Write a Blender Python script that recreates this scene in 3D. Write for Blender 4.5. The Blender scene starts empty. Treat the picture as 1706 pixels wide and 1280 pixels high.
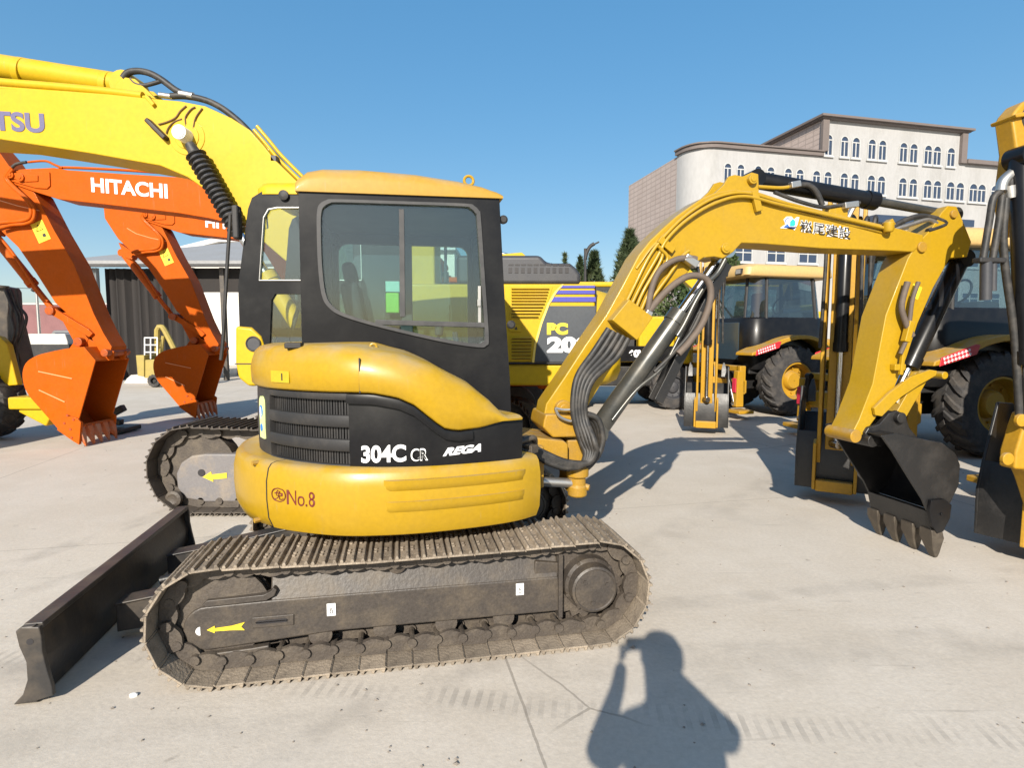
import bpy, bmesh, math, random
from mathutils import Vector as Vec, Matrix, noise
random.seed(7)
R = math.radians
scene = bpy.context.scene
COL = scene.collection

# ---------------------------------------------------------------- camera, sky, sun, exposure
CAM_H, CAM_F, CAM_T = 1.72, 950.0, math.atan(80/950.0)
cd = bpy.data.cameras.new('camera'); cam = bpy.data.objects.new('camera', cd); COL.objects.link(cam)
cam.location = (0, 0, CAM_H); cam.rotation_euler = (R(90)-CAM_T, 0, 0)
cd.sensor_width = 36; cd.lens = 36*CAM_F/1706; cd.clip_start = .02; cd.clip_end = 3000
scene.camera = cam
SUN_AZ, SUN_EL = R(12), R(28.5)
w = bpy.data.worlds.new('World'); scene.world = w; w.use_nodes = True
nt = w.node_tree; bg = nt.nodes['Background']
sky = nt.nodes.new('ShaderNodeTexSky'); sky.sky_type = 'NISHITA'; sky.sun_disc = False
sky.sun_elevation = SUN_EL; sky.sun_rotation = math.pi+SUN_AZ
sky.air_density = 1.0; sky.dust_density = .9; sky.ozone_density = 3.0; sky.altitude = 0
gm = nt.nodes.new('ShaderNodeGamma'); gm.inputs[1].default_value = .43; hs = nt.nodes.new('ShaderNodeHueSaturation'); hs.inputs['Saturation'].default_value = 2.05; hs.inputs['Value'].default_value = 1.43
nt.links.new(sky.outputs[0], gm.inputs[0]); nt.links.new(gm.outputs[0], hs.inputs['Color']); nt.links.new(hs.outputs[0], bg.inputs[0]); bg.inputs[1].default_value = .15
sd = bpy.data.lights.new('sun', 'SUN'); sd.energy = 4.6; sd.angle = R(.53); sd.color = (1, .93, .82)
sun = bpy.data.objects.new('sun', sd); COL.objects.link(sun)
ldir = Vec((math.sin(SUN_AZ)*math.cos(SUN_EL), math.cos(SUN_AZ)*math.cos(SUN_EL), -math.sin(SUN_EL)))
sun.rotation_euler = ldir.to_track_quat('-Z', 'Y').to_euler(); sun.location = (-5, -20, 20)
scene.view_settings.view_transform = 'Standard'; scene.view_settings.look = 'None'
scene.view_settings.exposure = .82; scene.view_settings.gamma = 1
scene.cycles.max_bounces = 8; scene.cycles.transparent_max_bounces = 16
scene.cycles.use_denoising = True

# ---------------------------------------------------------------- measuring: photo pixel -> point on a plane of the place
_S, _C = math.sin(CAM_T), math.cos(CAM_T)
def ray(u, v):
    x = (u-853)/CAM_F; t = -(v-640)/CAM_F
    return Vec((x, _C+t*_S, -_S+t*_C))
def at(u, v, Y):
    d = ray(u, v); k = Y/d.y
    return Vec((d.x*k, Y, CAM_H+d.z*k))
def ground(u, v, z=0):
    d = ray(u, v); k = (z-CAM_H)/d.z
    return Vec((d.x*k, d.y*k, z))
class Frame:
    def __init__(s, x, y, yaw): s.x, s.y, s.yaw = x, y, R(yaw); s.c, s.s = math.cos(s.yaw), math.sin(s.yaw)
    def xz(s, u, v, off=0):
        d = ray(u, v); k = (off-s.s*s.x+s.c*s.y)/(-s.s*d.x+s.c*d.y)
        X, Y = d.x*k-s.x, d.y*k-s.y
        return (s.c*X+s.s*Y, CAM_H+d.z*k)
    def pt(s, u, v, off=0):
        a = s.xz(u, v, off); return Vec((a[0], off, a[1]))
    def poly(s, pts, off=0): return [s.xz(u, v, off) for u, v in pts]

# ---------------------------------------------------------------- materials
def srgb(r, g, b):
    return tuple(((c/255/12.92) if c/255 <= .04045 else ((c/255+.055)/1.055)**2.4) for c in (r, g, b))
MATS = {}
def mat(name, colr, rough=.5, metal=0., dirt=None, amt=.3, scale=4., coat=0., bump=0., bscale=60., spec=.5, stretch=None, fine=.08, dust=0., vary=0.):
    if name in MATS: return MATS[name]
    m = bpy.data.materials.new(name); m.use_nodes = True; MATS[name] = m
    t = m.node_tree; n = t.nodes; L = t.links; p = n['Principled BSDF']
    p.inputs['Roughness'].default_value = rough; p.inputs['Metallic'].default_value = metal
    p.inputs['Coat Weight'].default_value = coat; p.inputs['Coat Roughness'].default_value = .12
    p.inputs['Specular IOR Level'].default_value = spec
    tc = n.new('ShaderNodeTexCoord'); src = tc.outputs['Object']
    if stretch:
        mp = n.new('ShaderNodeMapping'); mp.inputs['Scale'].default_value = stretch; L.new(src, mp.inputs[0]); src = mp.outputs[0]
    no = n.new('ShaderNodeTexNoise'); no.inputs['Scale'].default_value = scale; no.inputs['Detail'].default_value = 7; no.inputs['Roughness'].default_value = .62
    L.new(src, no.inputs['Vector'])
    rp = n.new('ShaderNodeMapRange'); rp.inputs[1].default_value = .45; rp.inputs[2].default_value = .75; rp.inputs[3].default_value = 0; rp.inputs[4].default_value = amt
    L.new(no.outputs[0], rp.inputs[0])
    mx = n.new('ShaderNodeMix'); mx.data_type = 'RGBA'
    mx.inputs['A'].default_value = (*colr, 1); mx.inputs['B'].default_value = (*(dirt or tuple(c*.6 for c in colr)), 1)
    L.new(rp.outputs[0], mx.inputs['Factor'])
    n2 = n.new('ShaderNodeTexNoise'); n2.inputs['Scale'].default_value = scale*14; n2.inputs['Detail'].default_value = 4; L.new(src, n2.inputs['Vector'])
    r2 = n.new('ShaderNodeMapRange'); r2.inputs[1].default_value = .3; r2.inputs[2].default_value = .7; r2.inputs[3].default_value = 1-fine; r2.inputs[4].default_value = 1+fine
    L.new(n2.outputs[0], r2.inputs[0])
    mu = n.new('ShaderNodeMix'); mu.data_type = 'RGBA'; mu.blend_type = 'MULTIPLY'; mu.inputs['Factor'].default_value = 1
    L.new(mx.outputs['Result'], mu.inputs['A']); L.new(r2.outputs[0], mu.inputs['B'])
    if vary:      # every plate its own shade of wear
        oi = n.new('ShaderNodeObjectInfo'); vr = n.new('ShaderNodeMapRange'); vr.inputs[3].default_value = 1-vary; vr.inputs[4].default_value = 1+vary; L.new(oi.outputs['Random'], vr.inputs[0])
        vm = n.new('ShaderNodeMix'); vm.data_type = 'RGBA'; vm.blend_type = 'MULTIPLY'; vm.inputs['Factor'].default_value = 1; L.new(mu.outputs['Result'], vm.inputs['A']); L.new(vr.outputs[0], vm.inputs['B']); mu = vm
    if dust:      # settled dust on faces that look up, patchy and streaked
        ge = n.new('ShaderNodeNewGeometry'); sx = n.new('ShaderNodeSeparateXYZ'); L.new(ge.outputs['Normal'], sx.inputs[0])
        up = n.new('ShaderNodeMapRange'); up.inputs[1].default_value = .25; up.inputs[2].default_value = .95; up.inputs[3].default_value = .02; up.inputs[4].default_value = dust; L.new(sx.outputs[2], up.inputs[0])
        dn = n.new('ShaderNodeTexNoise'); dn.inputs['Scale'].default_value = scale*2.3; dn.inputs['Detail'].default_value = 6; L.new(tc.outputs['Object'], dn.inputs['Vector'])
        dr = n.new('ShaderNodeMapRange'); dr.inputs[1].default_value = .35; dr.inputs[2].default_value = .65; L.new(dn.outputs[0], dr.inputs[0])
        dm = n.new('ShaderNodeMath'); dm.operation = 'MULTIPLY'; L.new(up.outputs[0], dm.inputs[0]); L.new(dr.outputs[0], dm.inputs[1])
        # thin scratches and run marks
        mp2 = n.new('ShaderNodeMapping'); mp2.inputs['Scale'].default_value = (46, 46, 2.2); L.new(tc.outputs['Object'], mp2.inputs[0])
        sn_ = n.new('ShaderNodeTexNoise'); sn_.inputs['Scale'].default_value = 1; sn_.inputs['Detail'].default_value = 3; L.new(mp2.outputs[0], sn_.inputs['Vector'])
        sr = n.new('ShaderNodeMapRange'); sr.inputs[1].default_value = .66; sr.inputs[2].default_value = .74; sr.inputs[3].default_value = 0; sr.inputs[4].default_value = .22; L.new(sn_.outputs[0], sr.inputs[0])
        sm_ = n.new('ShaderNodeMath'); sm_.operation = 'MULTIPLY'; L.new(sr.outputs[0], sm_.inputs[0]); L.new(dr.outputs[0], sm_.inputs[1])
        sa = n.new('ShaderNodeMath'); sa.operation = 'ADD'; L.new(dm.outputs[0], sa.inputs[0]); L.new(sm_.outputs[0], sa.inputs[1])
        m2 = n.new('ShaderNodeMix'); m2.data_type = 'RGBA'; m2.inputs['B'].default_value = (.30, .255, .19, 1); L.new(sa.outputs[0], m2.inputs['Factor']); L.new(mu.outputs['Result'], m2.inputs['A']); mu = m2
    L.new(mu.outputs['Result'], p.inputs['Base Color'])
    ra = n.new('ShaderNodeMapRange'); ra.inputs[3].default_value = max(.05, rough-.08); ra.inputs[4].default_value = min(1, rough+.22)
    L.new(no.outputs[0], ra.inputs[0]); L.new(ra.outputs[0], p.inputs['Roughness'])
    if bump:
        n3 = n.new('ShaderNodeTexNoise'); n3.inputs['Scale'].default_value = bscale; n3.inputs['Detail'].default_value = 5; L.new(src, n3.inputs['Vector'])
        b = n.new('ShaderNodeBump'); b.inputs['Strength'].default_value = bump; b.inputs['Distance'].default_value = .01
        L.new(n3.outputs[0], b.inputs['Height']); L.new(b.outputs[0], p.inputs['Normal'])
    return m
def glass(name, tint, refl=.12, rough=.0, haze=0.):
    if name in MATS: return MATS[name]
    m = bpy.data.materials.new(name); m.use_nodes = True; MATS[name] = m
    t = m.node_tree; n = t.nodes; L = t.links; n.remove(n['Principled BSDF'])
    tr = n.new('ShaderNodeBsdfTransparent'); tr.inputs[0].default_value = (*tint, 1)
    gl = n.new('ShaderNodeBsdfGlossy'); gl.inputs['Roughness'].default_value = rough+.01; gl.inputs[0].default_value = (1, 1, 1, 1)
    fr = n.new('ShaderNodeFresnel'); fr.inputs[0].default_value = 1.45
    ad = n.new('ShaderNodeMath'); ad.operation = 'ADD'; ad.inputs[1].default_value = refl; ad.use_clamp = True
    L.new(fr.outputs[0], ad.inputs[0])
    mx = n.new('ShaderNodeMixShader'); L.new(ad.outputs[0], mx.inputs[0]); L.new(tr.outputs[0], mx.inputs[1]); L.new(gl.outputs[0], mx.inputs[2])
    out = mx
    if haze:
        df = n.new('ShaderNodeBsdfDiffuse'); df.inputs[0].default_value = (.5, .5, .48, 1)
        m2 = n.new('ShaderNodeMixShader'); m2.inputs[0].default_value = haze; L.new(mx.outputs[0], m2.inputs[1]); L.new(df.outputs[0], m2.inputs[2]); out = m2
    L.new(out.outputs[0], n['Material Output'].inputs[0])
    return m
CATY = mat('cat_yellow_paint', (.37, .222, .007), .30, dirt=(.31, .19, .02), amt=.4, scale=3, coat=.10, bump=.04, bscale=25, fine=.05, spec=.35, dust=.55)
CATD = mat('cat_yellow_worn_paint', (.35, .19, .010), .42, dirt=(.24, .15, .05), amt=.6, scale=7, coat=.05, bump=.12, bscale=40, dust=.6)
KOMY = mat('bright_yellow_paint', (.51, .33, .006), .42, dirt=(.43, .30, .015), amt=.35, scale=1.5, coat=.06, bump=.03, bscale=14, fine=.05, spec=.25, dust=.3)
ORNG = mat('orange_paint', (.46, .082, .002), .48, dirt=(.37, .07, .006), amt=.4, scale=2, coat=.03, bump=.04, bscale=18, fine=.06, spec=.1, dust=.2)
LDRY = mat('loader_yellow_paint', (.40, .215, .012), .4, dirt=(.31, .18, .04), amt=.45, scale=3, coat=.06, bump=.05, bscale=25, spec=.3, dust=.5)
ROOFC = mat('faded_tan_paint', (.50, .33, .13), .45, dirt=(.6, .36, .1), amt=.4, scale=2)
BLKP = mat('black_gloss_paint', (.007, .007, .008), .26, dirt=(.022, .021, .019), amt=.5, scale=3, coat=.06, spec=.25, fine=.12)
BLKM = mat('black_matt_plastic', (.018, .017, .017), .55, dirt=(.07, .06, .05), amt=.5, scale=5, bump=.08)
BLKS = mat('black_worn_steel', (.013, .0125, .0125), .36, dirt=(.045, .04, .036), amt=.5, scale=6, bump=.18, bscale=45)
BLADEM = mat('dark_painted_blade_steel', (.03, .028, .027), .35, dirt=(.11, .085, .06), amt=.75, scale=4, bump=.15, bscale=35)
BARE = mat('bare_worn_steel', (.20, .17, .135), .42, .6, dirt=(.12, .08, .05), amt=.8, scale=9, bump=.2)
SHOE = mat('muddy_track_steel', (.245, .20, .15), .6, .05, dirt=(.085, .066, .05), amt=.9, scale=11, bump=.5, bscale=55, fine=.25, vary=.22)
SHOEK = mat('dark_track_steel', (.062, .05, .04), .55, dirt=(.15, .12, .085), amt=.6, scale=8, bump=.4, bscale=50, fine=.2)
FRAMEM = mat('dusty_brown_grey_steel', (.048, .040, .034), .42, dirt=(.13, .10, .065), amt=.6, scale=6, bump=.2, bscale=50, fine=.18)
FRAMEK = mat('grey_track_frame_paint', (.16, .15, .15), .4, dirt=(.28, .22, .15), amt=.8, scale=5, bump=.15)
HOSE = mat('black_rubber_hose', (.022, .021, .02), .5, dirt=(.09, .078, .065), amt=.7, scale=12, bump=.1)
HOSEB = mat('dusty_brown_hose', (.10, .075, .058), .65, dirt=(.16, .12, .09), amt=.7, scale=14)
RUB = mat('grey_rubber_seal', (.032, .032, .033), .5, dirt=(.10, .095, .09), amt=.5, scale=8)
CHROME = mat('chrome_rod', (.62, .62, .62), .14, 1., amt=.15, scale=5, fine=.03)
CYLM = mat('dark_cylinder_steel', (.07, .072, .068), .25, .5, dirt=(.16, .14, .11), amt=.5, scale=6)
ZINC = mat('zinc_fitting', (.5, .48, .45), .35, .9, amt=.4, scale=12)
WHITE = mat('white_paint', (.78, .78, .76), .5, amt=.1, scale=5)
WHT2 = mat('white_decal', (.8, .8, .8), .5, amt=.05, scale=5)
RED = mat('red_paint', (.45, .02, .03), .4, amt=.3, scale=5)
REDK = mat('dark_red_marking', (.13, .012, .01), .5, amt=.1)
YLAB = mat('yellow_sticker', (.75, .56, .03), .45, amt=.15, scale=9)
BLKD = mat('black_decal', (.02, .018, .02), .5, amt=.1)
PURP = mat('violet_grey_decal', (.10, .09, .18), .45, amt=.2)
BLUE = mat('violet_blue_stripe', (.05, .05, .32), .4, amt=.1)
GREYD = mat('slate_grey_panel', (.045, .052, .062), .4, dirt=(.08, .085, .09), amt=.4, scale=3)
GREYK = mat('grey_black_cover', (.035, .036, .042), .45, dirt=(.08, .075, .07), amt=.4, scale=4)
TYRE = mat('tyre_rubber', (.033, .031, .031), .8, dirt=(.11, .095, .08), amt=.8, scale=6, bump=.3, fine=.15)
GLS = glass('cab_glass', (.78, .89, .875), .05, haze=.01)
GLD = glass('tinted_glass', (.46, .58, .60), .10, haze=.015)
SEATM = mat('dark_seat_fabric', (.035, .04, .045), .8, amt=.3, bump=.2)
GREENP = mat('green_plastic_wrap', (.22, .55, .05), .4, amt=.2)
MINT = mat('mint_card', (.33, .60, .52), .6, amt=.2)
INT = mat('cab_interior_grey', (.06, .065, .07), .6, amt=.3)

# ---------------------------------------------------------------- mesh building
def rot_to(d):
    return Vec(d).normalized().to_track_quat('Z', 'Y').to_matrix()
def crom(pts, k=6, closed=False):
    P = [Vec(p) for p in pts]; n = len(P); out = []
    for i in range(n if closed else n-1):
        if closed: a, b, c, d = P[i-1], P[i], P[(i+1) % n], P[(i+2) % n]
        else: a, b, c, d = P[max(i-1, 0)], P[i], P[i+1], P[min(i+2, n-1)]
        for j in range(k):
            t = j/k
            out.append(.5*((2*b)+(c-a)*t+(2*a-5*b+4*c-d)*t*t+(3*b-a-3*c+d)*t**3))
    if not closed: out.append(P[-1])
    return out
class MB:
    def __init__(s, M=None): s.v = []; s.f = []; s.M = M
    def add(s, vs, fs, M=None):
        n = len(s.v)
        for p in vs:
            p = Vec(p)
            if M is not None: p = M @ p
            if s.M is not None: p = s.M @ p
            s.v.append(tuple(p))
        s.f += [tuple(i+n for i in f) for f in fs]; return s
    def box(s, x0, x1, y0, y1, z0, z1, M=None):
        return s.add([(x, y, z) for x in (x0, x1) for y in (y0, y1) for z in (z0, z1)],
                     [(0, 1, 3, 2), (4, 6, 7, 5), (0, 4, 5, 1), (2, 3, 7, 6), (0, 2, 6, 4), (1, 5, 7, 3)], M)
    def obox(s, c, sz, M3=None, M=None):
        h = [a/2 for a in sz]; m = M3 or Matrix.Identity(3)
        vs = [Vec(c)+m @ Vec((x*h[0], y*h[1], z*h[2])) for x in (-1, 1) for y in (-1, 1) for z in (-1, 1)]
        return s.add(vs, [(0, 1, 3, 2), (4, 6, 7, 5), (0, 4, 5, 1), (2, 3, 7, 6), (0, 2, 6, 4), (1, 5, 7, 3)], M)
    def bar(s, p0, p1, wd, ht, M=None, up=(0, 0, 1)):
        p0, p1 = Vec(p0), Vec(p1); d = (p1-p0); L = d.length; d.normalize(); sd_ = d.cross(Vec(up))
        if sd_.length < 1e-4: sd_ = Vec((0, 1, 0))
        sd_.normalize(); u = sd_.cross(d)
        m = Matrix((d, sd_, u)).transposed()
        return s.obox((p0+p1)/2, (L, wd, ht), m, M)
    def prism(s, poly, y0, y1, M=None):
        n = len(poly)
        vs = [(x, y0, z) for x, z in poly]+[(x, y1, z) for x, z in poly]
        fs = [tuple(range(n)), tuple(range(2*n-1, n-1, -1))]+[(i, (i+1) % n, n+(i+1) % n, n+i) for i in range(n)]
        return s.add(vs, fs, M)
    def plan(s, poly, z0, z1, M=None):
        n = len(poly)
        vs = [(x, y, z0) for x, y in poly]+[(x, y, z1) for x, y in poly]
        fs = [tuple(range(n)), tuple(range(2*n-1, n-1, -1))]+[(i, (i+1) % n, n+(i+1) % n, n+i) for i in range(n)]
        return s.add(vs, fs, M)
    def loft(s, secs, caps=True, closed=True, M=None, loop=False):
        n = len(secs[0]); vs = [p for q in secs for p in q]; fs = []
        m = len(secs)
        for i in range(m if loop else m-1):
            for j in range(n if closed else n-1):
                a, b = i*n+j, i*n+(j+1) % n; c, d = ((i+1) % m)*n+(j+1) % n, ((i+1) % m)*n+j
                fs.append((a, b, c, d))
        if caps and not loop: fs += [tuple(range(n)), tuple(range((m-1)*n+n-1, (m-1)*n-1, -1))]
        return s.add(vs, fs, M)
    def tube(s, pts, r, n=10, smooth=0, M=None, loop=False):
        P = crom(pts, smooth, loop) if smooth else [Vec(p) for p in pts]
        rr = r if callable(r) else (lambda t: r)
        secs = []; nrm = None; m = len(P)
        for i, p in enumerate(P):
            if loop: d = P[(i+1) % m]-P[i-1]
            else: d = P[min(i+1, m-1)]-P[max(i-1, 0)]
            d.normalize()
            if nrm is None: nrm = d.orthogonal().normalized()
            else:
                nrm = nrm-d*nrm.dot(d)
                nrm = nrm.normalized() if nrm.length > 1e-6 else d.orthogonal().normalized()
            b = d.cross(nrm); q = rr(i/max(1, m-1))
            secs.append([p+(nrm*math.cos(2*math.pi*j/n)+b*math.sin(2*math.pi*j/n))*q for j in range(n)])
        return s.loft(secs, M=M, loop=loop)
    def cyl(s, p0, p1, r0, r1=None, n=20, M=None):
        p0, p1 = Vec(p0), Vec(p1); r1 = r0 if r1 is None else r1; m = rot_to(p1-p0)
        return s.loft([[p+m @ Vec((r*math.cos(2*math.pi*j/n), r*math.sin(2*math.pi*j/n), 0)) for j in range(n)] for p, r in ((p0, r0), (p1, r1))], M=M)
    def lathe(s, prof, p0, axis, n=24, M=None, caps=True):
        m = rot_to(axis); p0 = Vec(p0)
        return s.loft([[p0+m @ Vec((r*math.cos(2*math.pi*j/n), r*math.sin(2*math.pi*j/n), h)) for j in range(n)] for r, h in prof], caps=caps, M=M)
    def ringy(s, outer, inner, y0, y1, M=None, n=72, c=None):
        """plate in XZ with a hole, thickness y0..y1; both outlines star shaped about c"""
        if c is None: c = (sum(p[0] for p in inner)/len(inner), sum(p[1] for p in inner)/len(inner))
        def hit(poly, a):
            dx, dz = math.cos(a), math.sin(a); best = 0
            for i in range(len(poly)):
                (x1, z1), (x2, z2) = poly[i-1], poly[i]
                ex, ez = x2-x1, z2-z1; den = dx*ez-dz*ex
                if abs(den) < 1e-9: continue
                t = ((x1-c[0])*ez-(z1-c[1])*ex)/den; k = ((x1-c[0])*dz-(z1-c[1])*dx)/den
                if t > 0 and -1e-6 <= k <= 1+1e-6: best = max(best, t)
            return (c[0]+dx*best, c[1]+dz*best)
        ang = sorted(set([round(2*math.pi*i/n, 5) for i in range(n)]+[round(math.atan2(p[1]-c[1], p[0]-c[0]) % (2*math.pi), 5) for p in list(outer)+list(inner)]))
        A = [ang[0]]
        for a in ang[1:]:
            if a-A[-1] > 1e-4: A.append(a)
        O = [hit(outer, a) for a in A]; I = [hit(inner, a) for a in A]; k = len(A)
        vs = [(x, y, z) for y in (y0, y1) for L_ in (O, I) for x, z in L_]
        fs = []
        for i in range(k):
            j = (i+1) % k
            fs += [(i, j, k+j, k+i), (2*k+j, 2*k+i, 3*k+i, 3*k+j), (j, i, 2*k+i, 2*k+j), (k+i, k+j, 3*k+j, 3*k+i)]
        return s.add(vs, fs, M)
    def build(s, name, m, parent=None, bevel=0, seg=2, smooth=38, label=None, fix=True):
        me = bpy.data.meshes.new(name); me.from_pydata(s.v, [], s.f); me.materials.append(m)
        bm = bmesh.new(); bm.from_mesh(me)
        if fix: bmesh.ops.recalc_face_normals(bm, faces=bm.faces)
        bm.to_mesh(me); bm.free()
        if smooth: me.shade_smooth(); me.set_sharp_from_angle(angle=R(smooth))
        return link(name, me, parent, bevel, seg, label)
def link(name, me, parent=None, bevel=0, seg=2, label=None):
    o = bpy.data.objects.new(name, me); COL.objects.link(o)
    if parent: o.parent = parent
    if label: o['label'] = label
    if bevel:
        b = o.modifiers.new('bevel', 'BEVEL'); b.width = bevel; b.segments = seg; b.limit_method = 'ANGLE'; b.angle_limit = R(40); b.harden_normals = True
    return o
def thing(name, label, cat, loc=(0, 0, 0), yaw=0, group=None):
    o = bpy.data.objects.new(name, None); COL.objects.link(o); o.empty_display_size = .2
    o.location = loc; o.rotation_euler = (0, 0, R(yaw)); tag(o, label, cat, group); return o
def tag(o, label=None, cat=None, group=None, kind=None):
    if label: o['label'] = label
    if cat: o['category'] = cat
    if group: o['group'] = group
    if kind: o['kind'] = kind
    return o
def copy_tree(o, parent=None):
    c = o.copy(); COL.objects.link(c)
    if parent: c.parent = parent
    for ch in list(o.children): copy_tree(ch, c)
    return c
def text(name, s_, m, parent, w_, h_, fn, bold=0., shear=0., ext=.0012, space=1., label=None, fine=0):
    """raised lettering fitted into a w x h box, placed by fn(x, y, z)"""
    c = bpy.data.curves.new(name, 'FONT'); c.body = s_; c.size = 1; c.offset = bold; c.shear = shear; c.space_character = space; c.resolution_u = 5
    o = bpy.data.objects.new(name, c); COL.objects.link(o)
    dg = bpy.context.evaluated_depsgraph_get(); me = bpy.data.meshes.new_from_object(o.evaluated_get(dg))
    bpy.data.objects.remove(o); bpy.data.curves.remove(c)
    bm = bmesh.new(); bm.from_mesh(me)
    bmesh.ops.remove_doubles(bm, verts=bm.verts, dist=1e-5)
    xs = [v.co.x for v in bm.verts]; ys = [v.co.y for v in bm.verts]
    x0, x1, y0, y1 = min(xs), max(xs), min(ys), max(ys)
    for v in bm.verts: v.co = Vec(((v.co.x-x0)/(x1-x0)*w_, (v.co.y-y0)/(y1-y0)*h_, 0))
    r = bmesh.ops.extrude_face_region(bm, geom=bm.faces[:])
    for e in r['geom']:
        if isinstance(e, bmesh.types.BMVert): e.co.z = ext
    for v in bm.verts: v.co = Vec(fn(v.co.x, v.co.y, v.co.z))
    bmesh.ops.recalc_face_normals(bm, faces=bm.faces)
    for f_ in bm.faces: f_.smooth = False
    bm.to_mesh(me); bm.free(); me.materials.clear(); me.materials.append(m); me.name = name
    return link(name, me, parent, label=label)
def onface(p0, ex, ez, n):
    """mapping for lettering on a flat face: origin, direction along, direction up, outward normal"""
    p0, ex, ez, n = Vec(p0), Vec(ex).normalized(), Vec(ez).normalized(), Vec(n).normalized()
    return lambda x, y, z: p0+ex*x+ez*y+n*(z+.002)
def lerp(tab, x):
    if x <= tab[0][0]: return tab[0][1]
    for (a, b), (c, d) in zip(tab, tab[1:]):
        if x <= c: return b+(d-b)*(x-a)/(c-a)
    return tab[-1][1]
def rrect(x0, x1, y0, y1, r, k=5):
    out = []
    for cx, cy, a0 in ((x1-r, y1-r, 0), (x0+r, y1-r, 90), (x0+r, y0+r, 180), (x1-r, y0+r, 270)):
        for i in range(k+1):
            a = R(a0+90*i/k); out.append((cx+r*math.cos(a), cy+r*math.sin(a)))
    return out
def circ(cx, cz, r, n=24, a0=0, a1=360):
    full = abs(a1-a0) >= 360
    return [(cx+r*math.cos(R(a0+(a1-a0)*i/(n if full else n-1))), cz+r*math.sin(R(a0+(a1-a0)*i/(n if full else n-1)))) for i in range(n)]

# ---------------------------------------------------------------- crawler track: chain + shoes
def make_track(parent, x0, x1, zc, r, yc, width, nshoe, mshoe, mchain, label=None, sag=.02, grouser=.016, chain_w=.13):
    L = x1-x0; per = 2*L+2*math.pi*r; pitch = per/nshoe
    def pos(s):
        s %= per
        if s < L:                                      # bottom, left to right
            return Vec((x0+s, yc, zc-r)), R(180)
        s -= L
        if s < math.pi*r:
            a = -math.pi/2+s/r; return Vec((x1+r*math.cos(a), yc, zc+r*math.sin(a))), math.pi-(s/r)
        s -= math.pi*r
        if s < L: return Vec((x1-s, yc, zc+r-sag*math.sin(math.pi*s/L))), 0
        s -= L
        a = math.pi/2+s/r; return Vec((x0+r*math.cos(a), yc, zc+r*math.sin(a))), -(s/r)
    ch = MB()
    lr = pitch*.30
    for i in range(nshoe):
        for side in (-1, 1):
            p, a = pos((i+.5)*pitch); q, b = pos((i+1.5)*pitch)
            # link body: oval plate inside the shoe
            m = Matrix.Translation(p) @ Matrix.Rotation(a, 4, 'Y')
            yy = side*chain_w*.5+(.012 if i % 2 else 0)*side
            pl = [(-pitch*.52, -.012-lr*.5), (-pitch*.4, -.012-lr*1.55), (-pitch*.1, -.012-lr*1.9), (pitch*.1, -.012-lr*1.9), (pitch*.4, -.012-lr*1.55), (pitch*.52, -.012-lr*.5), (pitch*.48, -.004), (-pitch*.48, -.004)]
            ch.prism(pl, yy-.014, yy+.014, m)
            ch.cyl((pitch*.5, yy-.03, -.012-lr), (pitch*.5, yy+.03, -.012-lr), lr*.62, n=10, M=m)
        ch.cyl((pitch*.5, yc-chain_w*.5, -.012-lr) if False else (pitch*.5, -chain_w*.5, -.012-lr), (pitch*.5, chain_w*.5, -.012-lr), lr*.4, n=8, M=m)
    trk = ch.build('track', mchain, parent, smooth=40, label=label)
    sm = MB(); hw = width/2; pl = pitch*.49
    sm.box(-pl, pl*.94, -hw, hw, 0, .012)
    for gx in (-pl*.82, -pl*.05, pl*.72):
        sm.loft([[(gx-.011, y, .011), (gx-.006, y, .012+grouser), (gx+.006, y, .012+grouser), (gx+.011, y, .011)] for y in (-hw, hw)])
    for bx in (-pl*.45, pl*.35):
        for by in (-.34*width*.6, -.12*width, .12*width, .34*width*.6):
            sm.cyl((bx, by, .01), (bx, by, .021), .011, n=6)
    sm.loft([[(pl*.94, y, .0), (pl*1.12, y, -.008), (pl*1.12, y, .003), (pl*.94, y, .012)] for y in (-hw*.98, hw*.98)])
    me = None
    for i in range(nshoe):
        p, a = pos((i+.5)*pitch)
        if me is None:
            o = sm.build('track_shoe', mshoe, trk, smooth=30, bevel=.003, seg=1); me = o.data
        else:
            o = link('track_shoe', me, trk, bevel=.003, seg=1)
        o.location = p; o.rotation_euler = (random.uniform(-.006, .006), a+random.uniform(-.02, .02), random.uniform(-.004, .004))
    return trk
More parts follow.
